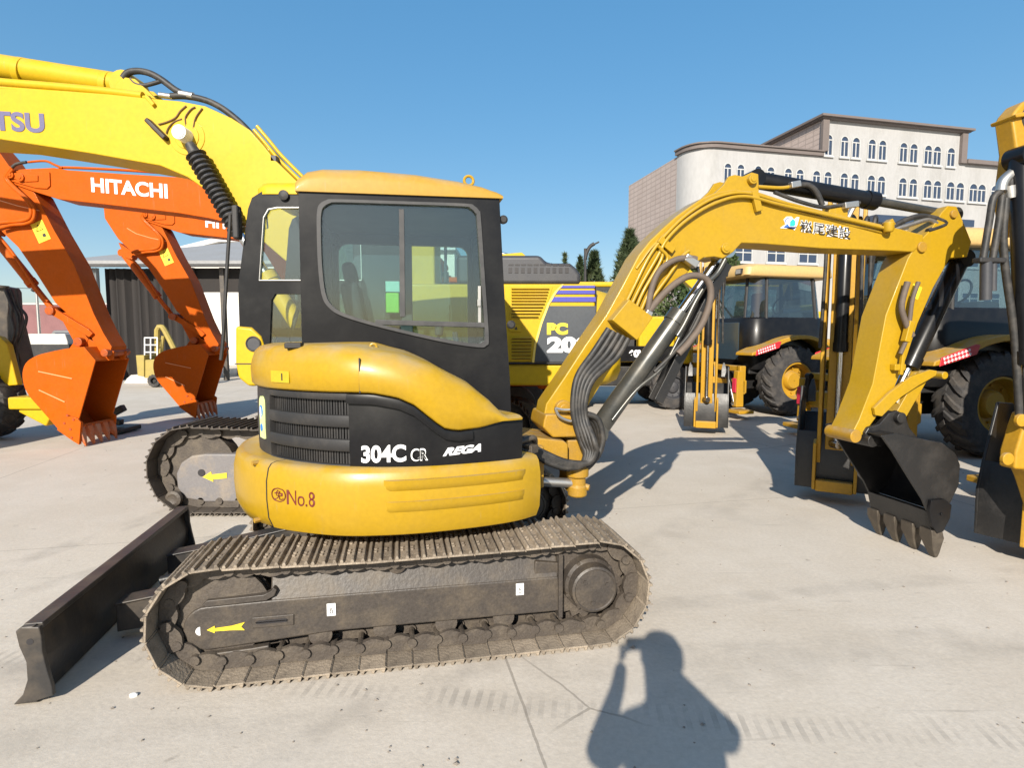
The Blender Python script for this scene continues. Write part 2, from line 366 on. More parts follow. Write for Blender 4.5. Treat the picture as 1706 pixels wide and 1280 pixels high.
def make_wheel(parent, c, r, wd, m_rim, rim_r=.5, lugs=20, side=-1, deep=.1):
    """tyre with slanted lugs, rim dished on the given side (y sign)"""
    c = Vec(c); t = MB(); h = wd/2; ri = r*rim_r
    prof = [(ri, -h*.72), (ri*1.1, -h*.9), (r*.8, -h), (r*.91, -h*.92), (r*.955, -h*.6), (r*.965, 0), (r*.955, h*.6), (r*.91, h*.92), (r*.8, h), (ri*1.1, h*.9), (ri, h*.72)]
    t.lathe(prof, c, (0, 1, 0), n=56, caps=False)
    for i in range(lugs):
        for sg in (-1, 1):
            a0 = 2*math.pi*(i+(.5 if sg > 0 else 0))/lugs
            secs = []
            for k, yy in enumerate((.02, .35, .7, .97, 1.0)):
                a = a0+.26*yy*1.0; rb = r*(.95, .95, .945, .90, .84)[k]; rt = r*(1.0, 1.0, .995, .955, .86)[k]; da = .07
                y = sg*h*yy
                secs.append([c+Vec((rr*math.cos(a+d), y, rr*math.sin(a+d))) for rr, d in ((rb, -da), (rt, -da*.7), (rt, da*.7), (rb, da))])
            t.loft(secs)
    ty = t.build('wheel', TYRE, parent, smooth=40)
    q = MB(); s = side
    q.lathe([(ri*1.02, s*h*.74), (ri*1.04, s*h*.80), (ri*.97, s*h*.80), (ri*.92, s*h*.6), (ri*.86, s*(h*.8-deep)), (ri*.55, s*(h*.8-deep*1.15)), (ri*.5, s*(h*.8-deep*.7)), (ri*.42, s*(h*.8-deep*.5)), (.01, s*(h*.8-deep*.5))], c, (0, 1, 0), n=40, caps=False)
    for k in range(8):
        a = k*math.pi/4; p = c+Vec((ri*.7*math.cos(a), s*(h*.8-deep*1.08), ri*.7*math.sin(a)))
        q.cyl(p, p+Vec((0, s*.03, 0)), .02, n=6)
    q.lathe([(ri*1.0, -s*h*.7), (ri*.5, -s*h*.4), (.01, -s*h*.4)], c, (0, 1, 0), n=30, caps=False)
    q.build('rim', m_rim, ty, smooth=40, fix=True)
    return ty
def cylinder_ram(parent, p0, p1, split, rb, rr, mb=None, mr=None, name='hydraulic_cylinder', eye=True, ydir=(0, 1, 0)):
    """barrel from p0 to p0+split*(p1-p0), rod on to p1"""
    p0, p1 = Vec(p0), Vec(p1); d = (p1-p0).normalized(); pm = p0+(p1-p0)*split; Y = Vec(ydir)
    b = MB(); b.lathe([(rb*.9, 0), (rb, .01), (rb, (pm-p0).length-.1), (rb*1.12, (pm-p0).length-.1), (rb*1.12, (pm-p0).length-.01), (rb*.8, (pm-p0).length)], p0, d, n=24)
    if eye: b.cyl(p0-Y*rb*1.0, p0+Y*rb*1.0, rb*1.0, n=20)
    o = b.build(name, mb or CYLM, parent, smooth=40)
    q = MB(); q.cyl(pm-d*.02, p1, rr, n=20)
    if eye: q.cyl(p1-Y*rb*.8, p1+Y*rb*.8, rr*1.55, n=20)
    q.build('rod', mr or CHROME, o, smooth=40)
    return o
# ================================================================ the yard
def make_ground():
    m = bpy.data.materials.new('yard_concrete'); m.use_nodes = True
    t = m.node_tree; n = t.nodes; L = t.links; p = n['Principled BSDF']
    tc = n.new('ShaderNodeTexCoord')
    def noise_(scale, detail=8, vec=None, rough=.6):
        a = n.new('ShaderNodeTexNoise'); a.inputs['Scale'].default_value = scale; a.inputs['Detail'].default_value = detail; a.inputs['Roughness'].default_value = rough
        L.new(vec or tc.outputs['Object'], a.inputs['Vector']); return a.outputs[0]
    def rng(src, a, b, c, d):
        r = n.new('ShaderNodeMapRange'); r.inputs[1].default_value = a; r.inputs[2].default_value = b; r.inputs[3].default_value = c; r.inputs[4].default_value = d
        L.new(src, r.inputs[0]); return r.outputs[0]
    def mix(f, a, b, typ='MIX'):
        x = n.new('ShaderNodeMix'); x.data_type = 'RGBA'; x.blend_type = typ
        for k, val in (('Factor', f), ('A', a), ('B', b)):
            if isinstance(val, (int, float)): x.inputs[k].default_value = val
            elif isinstance(val, tuple): x.inputs[k].default_value = (*val, 1)
            else: L.new(val, x.inputs[k])
        return x.outputs['Result']
    def math_(op, a, b=None, c=None):
        x = n.new('ShaderNodeMath'); x.operation = op
        for i, val in enumerate((a, b, c)):
            if val is None: continue
            if isinstance(val, (int, float)): x.inputs[i].default_value = val
            else: L.new(val, x.inputs[i])
        return x.outputs[0]
    big = noise_(.35, 6); mid = noise_(1.7, 9, rough=.7); fine = noise_(38, 6, rough=.7)
    c = mix(rng(big, .35, .68, 0, 1), (.50, .45, .385), (.45, .395, .325))
    c = mix(rng(mid, .45, .72, 0, .6), c, (.56, .51, .445))
    c = mix(1, c, rng(fine, .3, .7, .90, 1.08), 'MULTIPLY')
    # scuffs dragged along the yard by steel tracks, in two directions
    for rz, sc_, th in ((R(14), (1.1, 26, 1), .70), (R(-32), (1.6, 40, 1), .72), (R(70), (2.2, 34, 1), .74)):
        mp = n.new('ShaderNodeMapping'); mp.inputs['Rotation'].default_value = (0, 0, rz); mp.inputs['Scale'].default_value = sc_; L.new(tc.outputs['Object'], mp.inputs[0])
        s_ = noise_(1.0, 5, mp.outputs[0], .55)
        gate = rng(noise_(.8, 3), .42, .6, 0, 1)
        c = mix(math_('MULTIPLY', rng(s_, th-.06, th+.02, 0, .5), gate), c, (.21, .185, .155))
    spots = rng(noise_(9, 4, rough=.5), .70, .76, 0, .45); c = mix(spots, c, (.24, .21, .175))
    # rubber marks: soft dark stains
    c = mix(rng(noise_(.6, 5), .60, .75, 0, .3), c, (.27, .25, .22))
    # tyre and track marks: worn bands with broken edges, one of them with a tread pattern
    spx = n.new('ShaderNodeSeparateXYZ'); L.new(tc.outputs['Object'], spx.inputs[0]); X_, Y_ = spx.outputs[0], spx.outputs[1]
    wv = math_('MULTIPLY', math_('SUBTRACT', noise_(.5, 2), .5), .5)
    for (u0, v0, u1, v1, wd, st, tread) in ((0, 955, 420, 800, .13, .38, False), (0, 1000, 330, 900, .10, .3, False), (1130, 1010, 1640, 960, .12, .3, False), (1250, 1090, 1706, 1075, .16, .28, False), (1040, 1186, 1706, 1240, .09, .5, True), (1060, 930, 1330, 770, .2, .25, False), (100, 1240, 760, 1180, .12, .22, False)):
        a_, b_ = ground(u0, v0), ground(u1, v1); d_ = (b_-a_).normalized()
        dist = math_('ADD', math_('ADD', math_('MULTIPLY', math_('SUBTRACT', X_, a_.x), -d_.y), math_('MULTIPLY', math_('SUBTRACT', Y_, a_.y), d_.x)), wv)
        band = rng(math_('ABSOLUTE', dist), wd*.5, wd, st, 0)
        brk = rng(noise_(2.6, 6), .42, .62, 0, 1)
        f_ = math_('MULTIPLY', band, brk)
        if tread:
            al = math_('ADD', math_('MULTIPLY', X_, d_.x), math_('MULTIPLY', Y_, d_.y)); f_ = math_('MULTIPLY', f_, math_('LESS_THAN', math_('PINGPONG', al, .03), .013))
        c = mix(f_, c, (.25, .225, .195))
    # hairline cracks
    vo = n.new('ShaderNodeTexVoronoi'); vo.feature = 'DISTANCE_TO_EDGE'; vo.inputs['Scale'].default_value = .33
    wp = n.new('ShaderNodeMix'); wp.data_type = 'RGBA'; wp.inputs['Factor'].default_value = .12; L.new(tc.outputs['Object'], wp.inputs['A'])
    wn = n.new('ShaderNodeTexNoise'); wn.inputs['Scale'].default_value = 1.3; wn.inputs['Detail'].default_value = 6; L.new(tc.outputs['Object'], wn.inputs['Vector']); L.new(wn.outputs['Color'], wp.inputs['B']); L.new(wp.outputs['Result'], vo.inputs['Vector'])
    ck = math_('MULTIPLY', math_('LESS_THAN', vo.outputs['Distance'], .0016), rng(noise_(.28, 3), .5, .56, 0, .55))
    c = mix(ck, c, (.17, .15, .125))
    # slab joints
    g0, g1 = ground(840, 1090), ground(910, 1280)
    ang = math.atan2(g0.y-g1.y, g0.x-g1.x)
    mp = n.new('ShaderNodeMapping'); mp.vector_type = 'TEXTURE'; mp.inputs['Location'].default_value = g1; mp.inputs['Rotation'].default_value = (0, 0, ang); L.new(tc.outputs['Object'], mp.inputs[0])
    sp = n.new('ShaderNodeSeparateXYZ'); L.new(mp.outputs[0], sp.inputs[0])
    wob = math_('MULTIPLY', math_('SUBTRACT', noise_(5, 4), .5), .02)
    def joint(v, step, off, wd):
        a = math_('ADD', math_('ADD', v, wob), off); a = math_('PINGPONG', a, step/2); return math_('LESS_THAN', a, wd)
    j = math_('MAXIMUM', joint(sp.outputs[1], 5.2, 0, .0065), joint(sp.outputs[0], 6.0, -3.15, .004))
    c = mix(math_('MULTIPLY', j, .55), c, (.16, .14, .115))
    L.new(c, p.inputs['Base Color']); p.inputs['Roughness'].default_value = .82; p.inputs['Specular IOR Level'].default_value = .3
    b = n.new('ShaderNodeBump'); b.inputs['Strength'].default_value = .28; b.inputs['Distance'].default_value = .012
    L.new(math_('ADD', math_('MULTIPLY', fine, .6), mid), b.inputs['Height']); L.new(b.outputs[0], p.inputs['Normal'])
    mb = MB(); S_ = 900
    mb.add([(-S_, -S_, 0), (S_, -S_, 0), (S_, S_, 0), (-S_, S_, 0)], [(0, 1, 2, 3)])
    g = mb.build('ground', m, smooth=0, fix=False); tag(g, 'pale beige concrete yard with faint slab joints and scuffs', 'concrete yard', kind='structure')
make_ground()
# ================================================================ the small yellow excavator in front
YAW1 = 11
_c, _s = math.cos(R(YAW1)), math.sin(R(YAW1))
FA = Frame(_c*.06-_s*3.87, _s*.06+_c*3.87, YAW1)
def make_mini():
    T = thing('mini_excavator', 'small yellow and black tracked excavator in front with 304C CR on its side', 'excavator', (FA.x, FA.y, 0), YAW1)
    px = FA.xz; pp = FA.pt
    # ---- undercarriage
    for sgn in (-1, 1):
        yc = sgn*.80
        trk = make_track(T, -.975 if sgn < 0 else -.88, .975, .315, .285, yc, .43, 42, SHOE, SHOEK, sag=.02)
        yo = yc-.062; yi = yc+.085
        b = MB()      # main beam with a sloped top, round idler end
        yt = -.80-.062
        bm4 = FA.poly([(337, 1012), (460, 1000), (931, 961), (937, 1019), (560, 1053), (338, 1086)], yt)
        zc_ = (bm4[0][1]+bm4[5][1])/2; hr = (bm4[0][1]-bm4[5][1])/2
        beam = [(bm4[0][0]+.02+hr*math.cos(R(a)), zc_+hr*math.sin(R(a))) for a in range(90, 271, 15)]+[bm4[4], bm4[3], bm4[2], bm4[1]]
        b.prism(beam, yo, yi)
        b.loft([[(x, yo+d, z) for d, z in ((.0, lerp([(bm4[1][0], bm4[1][1]), (bm4[2][0], bm4[2][1])], x)-.01), (.055, .50), (.11, .50), (.145, .42))] for x in (bm4[1][0]-.03, bm4[2][0])])
        fr = b.build('track_frame', FRAMEM, T, bevel=.012)
        q = MB(); q.prism(FA.poly([(337, 1008), (345, 1000), (440, 990), (452, 984), (456, 978), (462, 982), (458, 992), (444, 1000), (345, 1011)], yt), yo-.012, yo+.03); q.build('guard_rail', FRAMEM, fr, bevel=.005)
        q = MB(); q.box(bm4[2][0]-.005, bm4[2][0]+.02, yo-.02, yi+.02, .13, .50); q.build('end_plate', FRAMEM, fr, bevel=.004)
        # slotted grease port
        pr = FA.poly([(420, 1029), (490, 1023), (490, 1041), (420, 1047)], yt); q = MB(); q.prism(pr, yo-.008, yo+.001); q.build('port_rim', FRAMEM, fr, bevel=.006)
        xq = [p[0] for p in pr]; zq = [p[1] for p in pr]; q = MB(); q.prism(rrect(min(xq)+.02, max(xq)-.03, min(zq)+.022, max(zq)-.018, .012), yo-.0105, yo-.007); q.build('port_slot', BLKD, fr)
        if sgn < 0:
            a = [(345, 1046), (358, 1040), (358, 1043), (388, 1040), (408, 1037), (401, 1043), (407, 1050), (388, 1047), (358, 1048), (358, 1052)]
            q = MB(); q.prism(FA.poly([(345, 1050), (358, 1043), (358, 1047), (386, 1043), (408, 1037), (402, 1044), (408, 1050), (388, 1050), (358, 1052), (358, 1055)], yo), yo-.004, yo-.001)
            q.build('arrow_sticker', YLAB, fr, label='yellow arrow sticker pointing left')
            for uu, vv in ((552, 1016), (866, 982)):
                x, z = px(uu, vv, yo); q = MB(); q.box(x-.022, x+.022, yo-.004, yo-.001, z-.033, z+.033); lb = q.build('number_sticker', WHITE, fr)
                fn = onface((x-.008, yo-.004, z-.02), (1, 0, 0), (0, 0, 1), (0, -1, 0))
                text('numeral', 'δ', BLKD, lb, .016, .03, fn)
            q = MB(); q.prism(circ(*px(334, 1052, yo), .022, 16, 90, 270), yo-.004, yo-.001); q.build('paint_spot', WHITE, fr)
        # sprocket with motor
        q = MB(); n = 21
        q.prism([((.975+(.235 if k % 2 else .205)*math.cos(math.pi*k/n)), (.315+(.235 if k % 2 else .205)*math.sin(math.pi*k/n))) for k in range(2*n)], yc-.02, yc+.02)
        sp = q.build('sprocket', SHOEK, T, bevel=.004)
        q = MB(); q.lathe([(.155, 0), (.15, .06), (.135, .075), (.13, .135), (.118, .142), (.112, .135), (.01, .14)], (.975, yc-.02, .315), (0, -1, 0), n=36)
        for k in range(9):
            a = k*2*math.pi/9; q.cyl((.975+.145*math.cos(a), yc-.075, .315+.145*math.sin(a)), (.975+.145*math.cos(a), yc-.092, .315+.145*math.sin(a)), .011, n=6)
        for k in range(3):
            a = R(20+120*k); q.cyl((.975+.075*math.cos(a), yc-.15, .315+.075*math.sin(a)), (.975+.075*math.cos(a), yc-.166, .315+.075*math.sin(a)), .012, n=6)
        q.build('final_drive', FRAMEM, sp)
        q = MB(); q.prism([(.62, .16), (.80, .20), (.80, .44), (.66, .46)], yc-.05, yi); q.build('motor_bracket', FRAMEM, T, bevel=.01)
        q = MB(); q.lathe([(.10, -.05), (.235, -.04), (.235, -.02), (.215, -.02), (.215, .02), (.235, .02), (.235, .04), (.10, .05)], (-.975 if sgn < 0 else -.88, yc, .315), (0, 1, 0), n=32); q.build('idler', SHOEK, T)
        for x in (-.50, -.17, .16, .48):
            q = MB(); q.lathe([(.03, -.055), (.06, -.05), (.06, -.025), (.045, -.02), (.045, .02), (.06, .025), (.06, .05), (.03, .055)], (x, yc, .15), (0, 1, 0), n=20); q.build('roller', SHOEK, T)
        q = MB(); q.prism(FA.poly([(338, 1090), (420, 1079), (449, 1074), (450, 1092), (440, 1102), (365, 1119), (345, 1112)], yt), yo-.012, yo+.03)
        g = q.build('link_guard', FRAMEM, T, bevel=.008)
        for uu, vv in ((358, 1099), (392, 1094), (424, 1090)):
            x, z = px(uu, vv, yt); q = MB(); q.box(x-.02, x+.02, yo-.015, yo-.011, z-.016, z+.014); q.build('bolt_recess', BLKD, g)
        q = MB(); q.lathe([(.02, -.06), (.05, -.05), (.05, .05), (.02, .06)], (-.1, yc, .50), (0, 1, 0), n=18); q.build('carrier_roller', SHOEK, T)
    b = MB(); b.box(-.42, .42, -.70, .70, .27, .50); b.plan(circ(0, 0, .46, 32), .50, .585); b.plan(circ(0, 0, .40, 32), .58, .70)
    for sg in (-1, 1):
        for x in (-.35, .35): b.bar((x*.6, sg*.2, .42), (x*1.3, sg*.72, .33), .16, .14)
    b.build('carbody', BLKS, T, bevel=.012)
    # ---- dozer blade
    prof = FA.poly([(22, 1058), (32, 1051), (62, 1051), (66, 1066), (68, 1092), (75, 1120), (84, 1150), (86, 1166), (60, 1174), (18, 1182), (34, 1165), (42, 1140), (40, 1110), (28, 1083)], -.97)
    zl = min(z for x, z in prof); prof = [(x, z-zl+.006) for x, z in prof]
    front = [prof[i] for i in (9, 10, 11, 12, 13, 0, 1)]
    bl = MB()
    back = [(x+.055, z) for x, z in front]; back[0] = (front[0][0]+.10, front[0][1])
    bl.prism(front+back[::-1], -.955, .955)
    for sg in (-1, 1): bl.prism(prof, sg*.955-(.025 if sg > 0 else 0)+(0 if sg > 0 else -.002), sg*.955+(.002 if sg > 0 else .025))
    xt, zt = front[-1]
    bl.box(xt-.005, xt+.075, -.93, .93, zt-.025, zt+.004)
    bo = bl.build('dozer_blade', BLADEM, T, bevel=.006)
    q = MB(); x, z = px(50, 1070, -.957); q.cyl((x, -.950, z), (x, -.9582, z), .015, n=16); q.build('pin_hole', BLKD, bo)
    for sg in (-1, 1):
        q = MB(); q.prism([(-1.66, .05), (-1.66, .21), (-1.45, .24), (-.35, .44), (-.35, .28), (-1.3, .09)], sg*.36-.05, sg*.36+.05)
        q.prism([(-1.66, .212), (-1.45, .242), (-.35, .443), (-.35, .455), (-1.45, .254), (-1.66, .224)], sg*.36-.065, sg*.36+.065)
        q.build('blade_arm', BLADEM, T, bevel=.006)
    cylinder_ram(T, (-.42, 0, .40), (-1.58, 0, .17), .62, .045, .028, BLKS, BLKS, eye=False)
    # ---- slewing upper body
    base = [(.70, -.80), (.55, -.885), (.3, -.945), (0, -.972), (-.3, -.93), (-.55, -.80), (-.78, -.58), (-.92, -.3), (-.97, 0), (-.92, .3), (-.78, .58), (-.55, .80), (-.3, .93), (0, .972), (.3, .945), (.5, .89)]
    O = [(p.x, p.y) for p in crom([(x, y, 0) for x, y in base], 8)]
    def nrm(i):
        a, b_ = O[max(0, i-1)], O[min(len(O)-1, i+1)]; d = Vec((b_[0]-a[0], b_[1]-a[1])); d.normalize(); return Vec((-d.y, d.x))   # inward? fixed below
    def inw(i):
        n_ = nrm(i); p = Vec(O[i])
        return n_ if n_.dot(-p) > 0 else -n_
    def ix(x):      # index on the near side with this x
        return min(range(0, 60), key=lambda i: abs(O[i][0]-x))
    def sweep(mb, i0, i1, sec, step=1, out=0.):
        secs = []
        for i in list(range(i0, i1, step))+[i1]:
            n_ = inw(i); p = Vec(O[i])
            secs.append([(p.x+n_.x*(d-out), p.y+n_.y*(d-out), z) for d, z in sec(i)])
        return mb.loft(secs)
    N = len(O)-1
    bul = lambda i: lerp([(-.93, .125), (-.75, .095), (-.5, .055), (-.2, .02), (.1, .006), (.7, .0)], O[i][0])      # the tail bulges beyond the body
    cw = lambda i: [(.40, .69)]+[(d-bul(i), z) for d, z in ((.075, .682), (.03, .70), (.004, .76), (-.004, .86), (-.002, .96), (.012, 1.025), (.03, 1.048), (.06, 1.055))]+[(.40, 1.055)]
    is_ = ix(-.70)
    b = MB(); sweep(b, 0, is_, cw)
    sk = b.build('counterweight', CATY, T, smooth=50, bevel=.004)
    b = MB(); sweep(b, is_, N, lambda i: [(d+.012, z) for d, z in cw(i)]); b.build('rear_counterweight', CATY, T, smooth=50)
    n_ = inw(is_); p = Vec(O[is_]); tt = Vec((-n_.y, n_.x)); q = MB()
    q.loft([[(p.x+n_.x*(d-.0025)+tt.x*h, p.y+n_.y*(d-.0025)+tt.y*h, z) for d, z in cw(is_)[1:9]]+[(p.x+n_.x*.04+tt.x*h, p.y+n_.y*.04+tt.y*h, z) for d, z in reversed(cw(is_)[1:9])] for h in (-.003, .003)])
    q.build('panel_seam', BLKD, sk, smooth=0)
    for zz in (.72, 1.035):
        i = is_+3; c_ = Vec(O[i]); m_ = inw(i); q = MB(); q.cyl((c_.x+m_.x*.0, c_.y+m_.y*.0, zz), (c_.x-m_.x*(bul(i)-.005), c_.y-m_.y*(bul(i)-.005), zz), .014, n=6); q.build('bolt', CATD, sk)
    # two pressed ribs on the front flank
    i0, i1 = ix(.60), ix(-.17)
    for zz in (.965, .855):
        secs = []
        rng_ = list(range(i0, i1+1))
        for k, i in enumerate(rng_):
            n_ = inw(i); p = Vec(O[i]); e = min(1, k/1.0, (len(rng_)-1-k)/1.0)
            hh = .03
            secs.append([(p.x+n_.x*(d-bul(i)), p.y+n_.y*(d-bul(i)), zz+q_) for d, q_ in ((.012, hh), (-.016*e-.0, hh*.92), (-.012*e, hh*.2), (-.006*e+.002, -hh*.9), (.012, -hh*1.2))])
        r_ = MB().loft(secs); r_.build('pressed_rib', CATY, sk, smooth=60)
    # stencil: circled sign and No.8
    pts = [FA.xz(u, v, -.93) for u, v in ((462, 833), (523, 835))]
    def on_outline(x0, z0, out, dz=0.):
        def fn(x, y, z):
            X = x0+x; i = ix(X); a = O[max(0, i-1)]; b2 = O[i+1]
            t = (X-a[0])/(b2[0]-a[0]) if abs(b2[0]-a[0]) > 1e-6 else 0
            Y = a[1]+(b2[1]-a[1])*t; n_ = inw(i)
            return Vec((X, Y, z0+y+dz*x))-Vec((n_.x, n_.y, 0))*((out(i) if callable(out) else out)+z)
        return fn
    DECR = REDK
    text('lettering', 'No.8', DECR, sk, .128, .078, on_outline(-.600, .853, lambda i: bul(i)+.006), bold=-.004)
    text('lettering', '免', DECR, sk, .040, .050, on_outline(-.660, .872, lambda i: bul(i)+.006))
    q = MB(); fn = on_outline(-.641, .897, lambda i: bul(i)+.006)
    ri = [[fn(r_*math.cos(a), r_*1.05*math.sin(a), h) for r_, h in ((.031, .0), (.031, .002), (.035, .002), (.035, .0))] for a in [2*math.pi*k/36 for k in range(36)]]
    q.loft(ri, loop=True); q.build('stencil_ring', DECR, sk)
    # side body between counterweight and hood
    hb = [(x, z) for x, z in [FA.xz(u, v, -.93) for u, v in ((575, 655), (620, 655), (662, 662), (690, 674), (715, 694), (738, 712), (760, 717), (800, 713), (840, 703))]]
    hb = [(-2, hb[0][1])]+hb
    ht = [FA.xz(u, v, -.80) for u, v in ((412, 590), (450, 578), (500, 574), (560, 575), (600, 579), (660, 588), (720, 605), (780, 634), (815, 662), (834, 684), (843, 698))]
    ht = [(-2, ht[2][1])]+ht[2:]
    zb = lambda i: lerp(hb, O[i][0]) if i < 60 else hb[0][1]
    zt = lambda i: max(lerp(ht, O[i][0]) if i < 60 else ht[0][1], zb(i)+.03)
    ig, isp = ix(-.345), ix(-.25)
    b = MB(); sweep(b, ix(.595), ig, lambda i: [(.40, 1.03), (.035, 1.03), (.028, 1.06), (.022, zb(i)-.02), (.03, zb(i)+.012), (.05, zb(i)+.02), (.40, zb(i)+.02)])
    sp_ = b.build('side_panel', BLKP, T, smooth=50)
    bulge = MB(); sweep(bulge, ix(.30), ig, lambda i: [(.03, zb(i)-.06), (.0, zb(i)-.055), (-.006, zb(i)-.03), (.0, zb(i)-.008), (.03, zb(i)-.002)]); bulge.build('panel_ridge', BLKP, sp_, smooth=60)
    fl = on_outline(0, 0, -.026)
    def side_text(s_, u0, v0, u1, v1, m, bold, shear=0., label=None, lean=.02):
        a = FA.xz(u0, v1, -.93); c_ = FA.xz(u1, v0, -.93)
        return text('lettering', s_, m, sp_, c_[0]-a[0], (c_[1]-a[1]), on_outline(a[0], a[1], -.0225, lean), bold=bold, shear=shear)
    side_text('304C', 600, 741, 676, 773, WHT2, .036)
    side_text('CR', 684, 746, 713, 768, WHITE, .03)
    side_text('CR', 686.5, 748.5, 710.5, 765.5, BLKP, .004).location = tuple(Vec((0, -.0035, 0)))
    side_text('REGA', 738, 744, 803, 760, WHT2, .05, .45, lean=.06)
    # grille: back wall, fins, cross bars
    ie = ix(-.80)
    b = MB(); sweep(b, ig, N, lambda i: [(.40, 1.03), (.10, 1.03), (.10, zb(i)+.02), (.40, zb(i)+.02)]); b.build('engine_screen', BLKD, T)
    b = MB(); sweep(b, ie, N, lambda i: [(.12, 1.03), (.03, 1.03), (.025, 1.2), (.03, zb(i)+.02), (.12, zb(i)+.02)]); rp = b.build('rear_panel', BLKM, T, smooth=50)
    for z0, z1 in ((1.045, 1.06), (1.13, 1.19), (1.255, 1.315), (1.395, 1.43)):
        b = MB(); sweep(b, ig, ie, lambda i: [(.10, z0), (.028, z0), (.024, z0+.008), (.024, z1-.008), (.028, z1), (.10, z1)]); b.build('grille_bar', BLKM, T, smooth=50)
    b = MB()
    for i in range(ig*1, ie):
        for f_ in (0., .5):
            p = Vec(O[i]).lerp(Vec(O[i+1]), f_); n_ = inw(i); tt = Vec((-n_.y, n_.x))
            m = Matrix.Translation((p.x, p.y, 0)) @ Matrix(((tt.x, n_.x, 0, 0), (tt.y, n_.y, 0, 0), (0, 0, 1, 0), (0, 0, 0, 1)))
            b.box(-.005, .005, .055, .10, 1.04, 1.42, m)
    b.build('grille_fins', BLKM, T, smooth=0)
    # round sticker on the rear panel
    i = ie+3; p = Vec(O[i]); n_ = inw(i); tt = Vec((-n_.y, n_.x)); tt = tt if tt.x > 0 else -tt
    base_ = Vec((p.x+n_.x*.022, p.y+n_.y*.022, 1.26)); ex = Vec((tt.x, tt.y, 0)); nn = Vec((-n_.x, -n_.y, 0))
    def flat(poly, lift): 
        q = MB(); k = len(poly); vs = [base_+ex*a+Vec((0, 0, 1))*b_+nn*(lift+h) for h in (-.012, .002) for a, b_ in poly]
        q.add(vs, [tuple(range(k)), tuple(range(2*k-1, k-1, -1))]+[(j, (j+1) % k, k+(j+1) % k, k+j) for j in range(k)]); return q
    stk = flat([(-.042, -.12), (.042, -.12), (.042, .07)]+[(.042*math.cos(R(a)), .07+.05*math.sin(R(a))) for a in range(15, 166, 15)]+[(-.042, .07)], .003).build('emission_sticker', mat('pale_yellow_green_sticker', (.62, .70, .30), .5), rp, label='pale green sticker with a blue round emblem')
    flat(circ(0, .035, .034, 20), .006).build('emblem', mat('sticker_blue', (.03, .17, .50), .5), stk)
    flat([(-.012, .0), (.0, -.012), (.016, .012), (.01, .05), (-.01, .06), (-.016, .03)], .008).build('emblem', WHITE, stk)
    flat(circ(0, -.06, .022, 16), .006).build('emblem', mat('sticker_blue', (.03, .17, .50), .5), stk)
    # hoods
    def hsec(i):
        z0, z1 = zb(i), zt(i); k = min(1, (z1-z0)/.22)
        return [(.42, z0), (.012, z0), (.0, z0+.012*k), (-.004, z0+(z1-z0)*.4), (.004, z1-.10*k), (.022, z1-.045*k), (.055, z1-.015*k), (.12, z1), (.42, z1+.012*k)]
    b = MB(); sweep(b, isp+0, N, hsec); eh = b.build('engine_hood', CATY, T, smooth=60)
    b = MB(); sweep(b, ix(.585), isp, lambda i: [(d-.006 if d < .2 else d, z) for d, z in hsec(i)]); fh = b.build('fuel_tank_hood', CATY, T, smooth=60)
    p = Vec(O[isp]); n_ = inw(isp)
    q = MB(); q.box(p.x-.003, p.x+.003, p.y-.006, p.y+.02, zb(isp)+.0, zt(isp)-.05); q.build('hood_gap', BLKD, eh)
    i = ix(-.66); fno = on_outline(-.74, 1.475, .006)
    q = MB(); q.loft([[fno(x, y, z) for y, z in ((0, 0), (.062, 0), (.062, .002), (0, .002))] for x in (0, .04, .08, .11)]); lab = q.build('warning_label', mat('pale_yellow_label', (.50, .34, .012), .4), eh)
    q = MB(); q.loft([[fno(x, y, z) for y, z in ((.012, .002), (.05, .002), (.05, .003), (.012, .003))] for x in (.065, .072)]); q.build('label_mark', BLKD, lab)
    q = MB(); x, z = px(622, 578, -.72); q.tube([(x-.02, -.72, z-.02), (x-.012, -.72, z+.012), (x+.012, -.72, z+.012), (x+.02, -.72, z-.02)], .007, 8, 3); q.build('hood_catch', CATY, fh)
    q = MB(); x, z = px(488, 576, -.70); q.obox((x, -.66, z+.0), (.085, .10, .03)); q.build('rubber_strip', BLKM, eh, bevel=.006)
    # deck
    b = MB(); b.plan([(.66, -.74), (-.25, -.84), (-.60, -.60), (-.82, -.2), (-.82, .2), (-.6, .6), (-.25, .84), (.55, .80)], .70, .99); b.box(-.55, .62, -.50, .60, .98, 1.1); b.build('deck', BLKS, T, bevel=.02)
    # ---- cab
    yn, yf = -.50, .56
    out = FA.poly([(497, 318), (832, 330), (842, 520), (850, 640), (853, 742), (700, 770), (509, 770), (503, 575)], yn)
    zc0 = 1.0
    out = [out[0], out[1], out[2], out[3], (out[4][0], zc0), (out[6][0], zc0), out[7]]
    holep = FA.poly([(531, 352), (535, 342), (546, 335.5), (562, 334), (660, 337), (772, 341), (788, 345), (796, 353), (799, 366), (806, 470), (812, 560), (808, 574), (794, 577), (735, 568), (640, 546), (575, 527), (550, 512), (538, 490), (532, 440), (530, 375)], yn)
    hole = [(p.x, p.z) for p in crom([(a, 0, b_) for a, b_ in holep], 4, True)]
    cabt = MB(); cabt.ringy(out, hole, yn, yn+.045)
    cab_ = cabt.build('cab', BLKP, T, bevel=.006, smooth=30)
    def scale(poly, k, c=None):
        c = c or (sum(p[0] for p in poly)/len(poly), sum(p[1] for p in poly)/len(poly))
        return [(c[0]+(x-c[0])*k, c[1]+(z-c[1])*k) for x, z in poly]
    cc = (sum(p[0] for p in hole)/len(hole), sum(p[1] for p in hole)/len(hole))
    q = MB(); q.ringy(scale(hole, 1.014, cc), scale(hole, .965, cc), yn-.014, yn+.03, c=cc); wf = q.build('window_seal', RUB, cab_, bevel=.006, smooth=50)
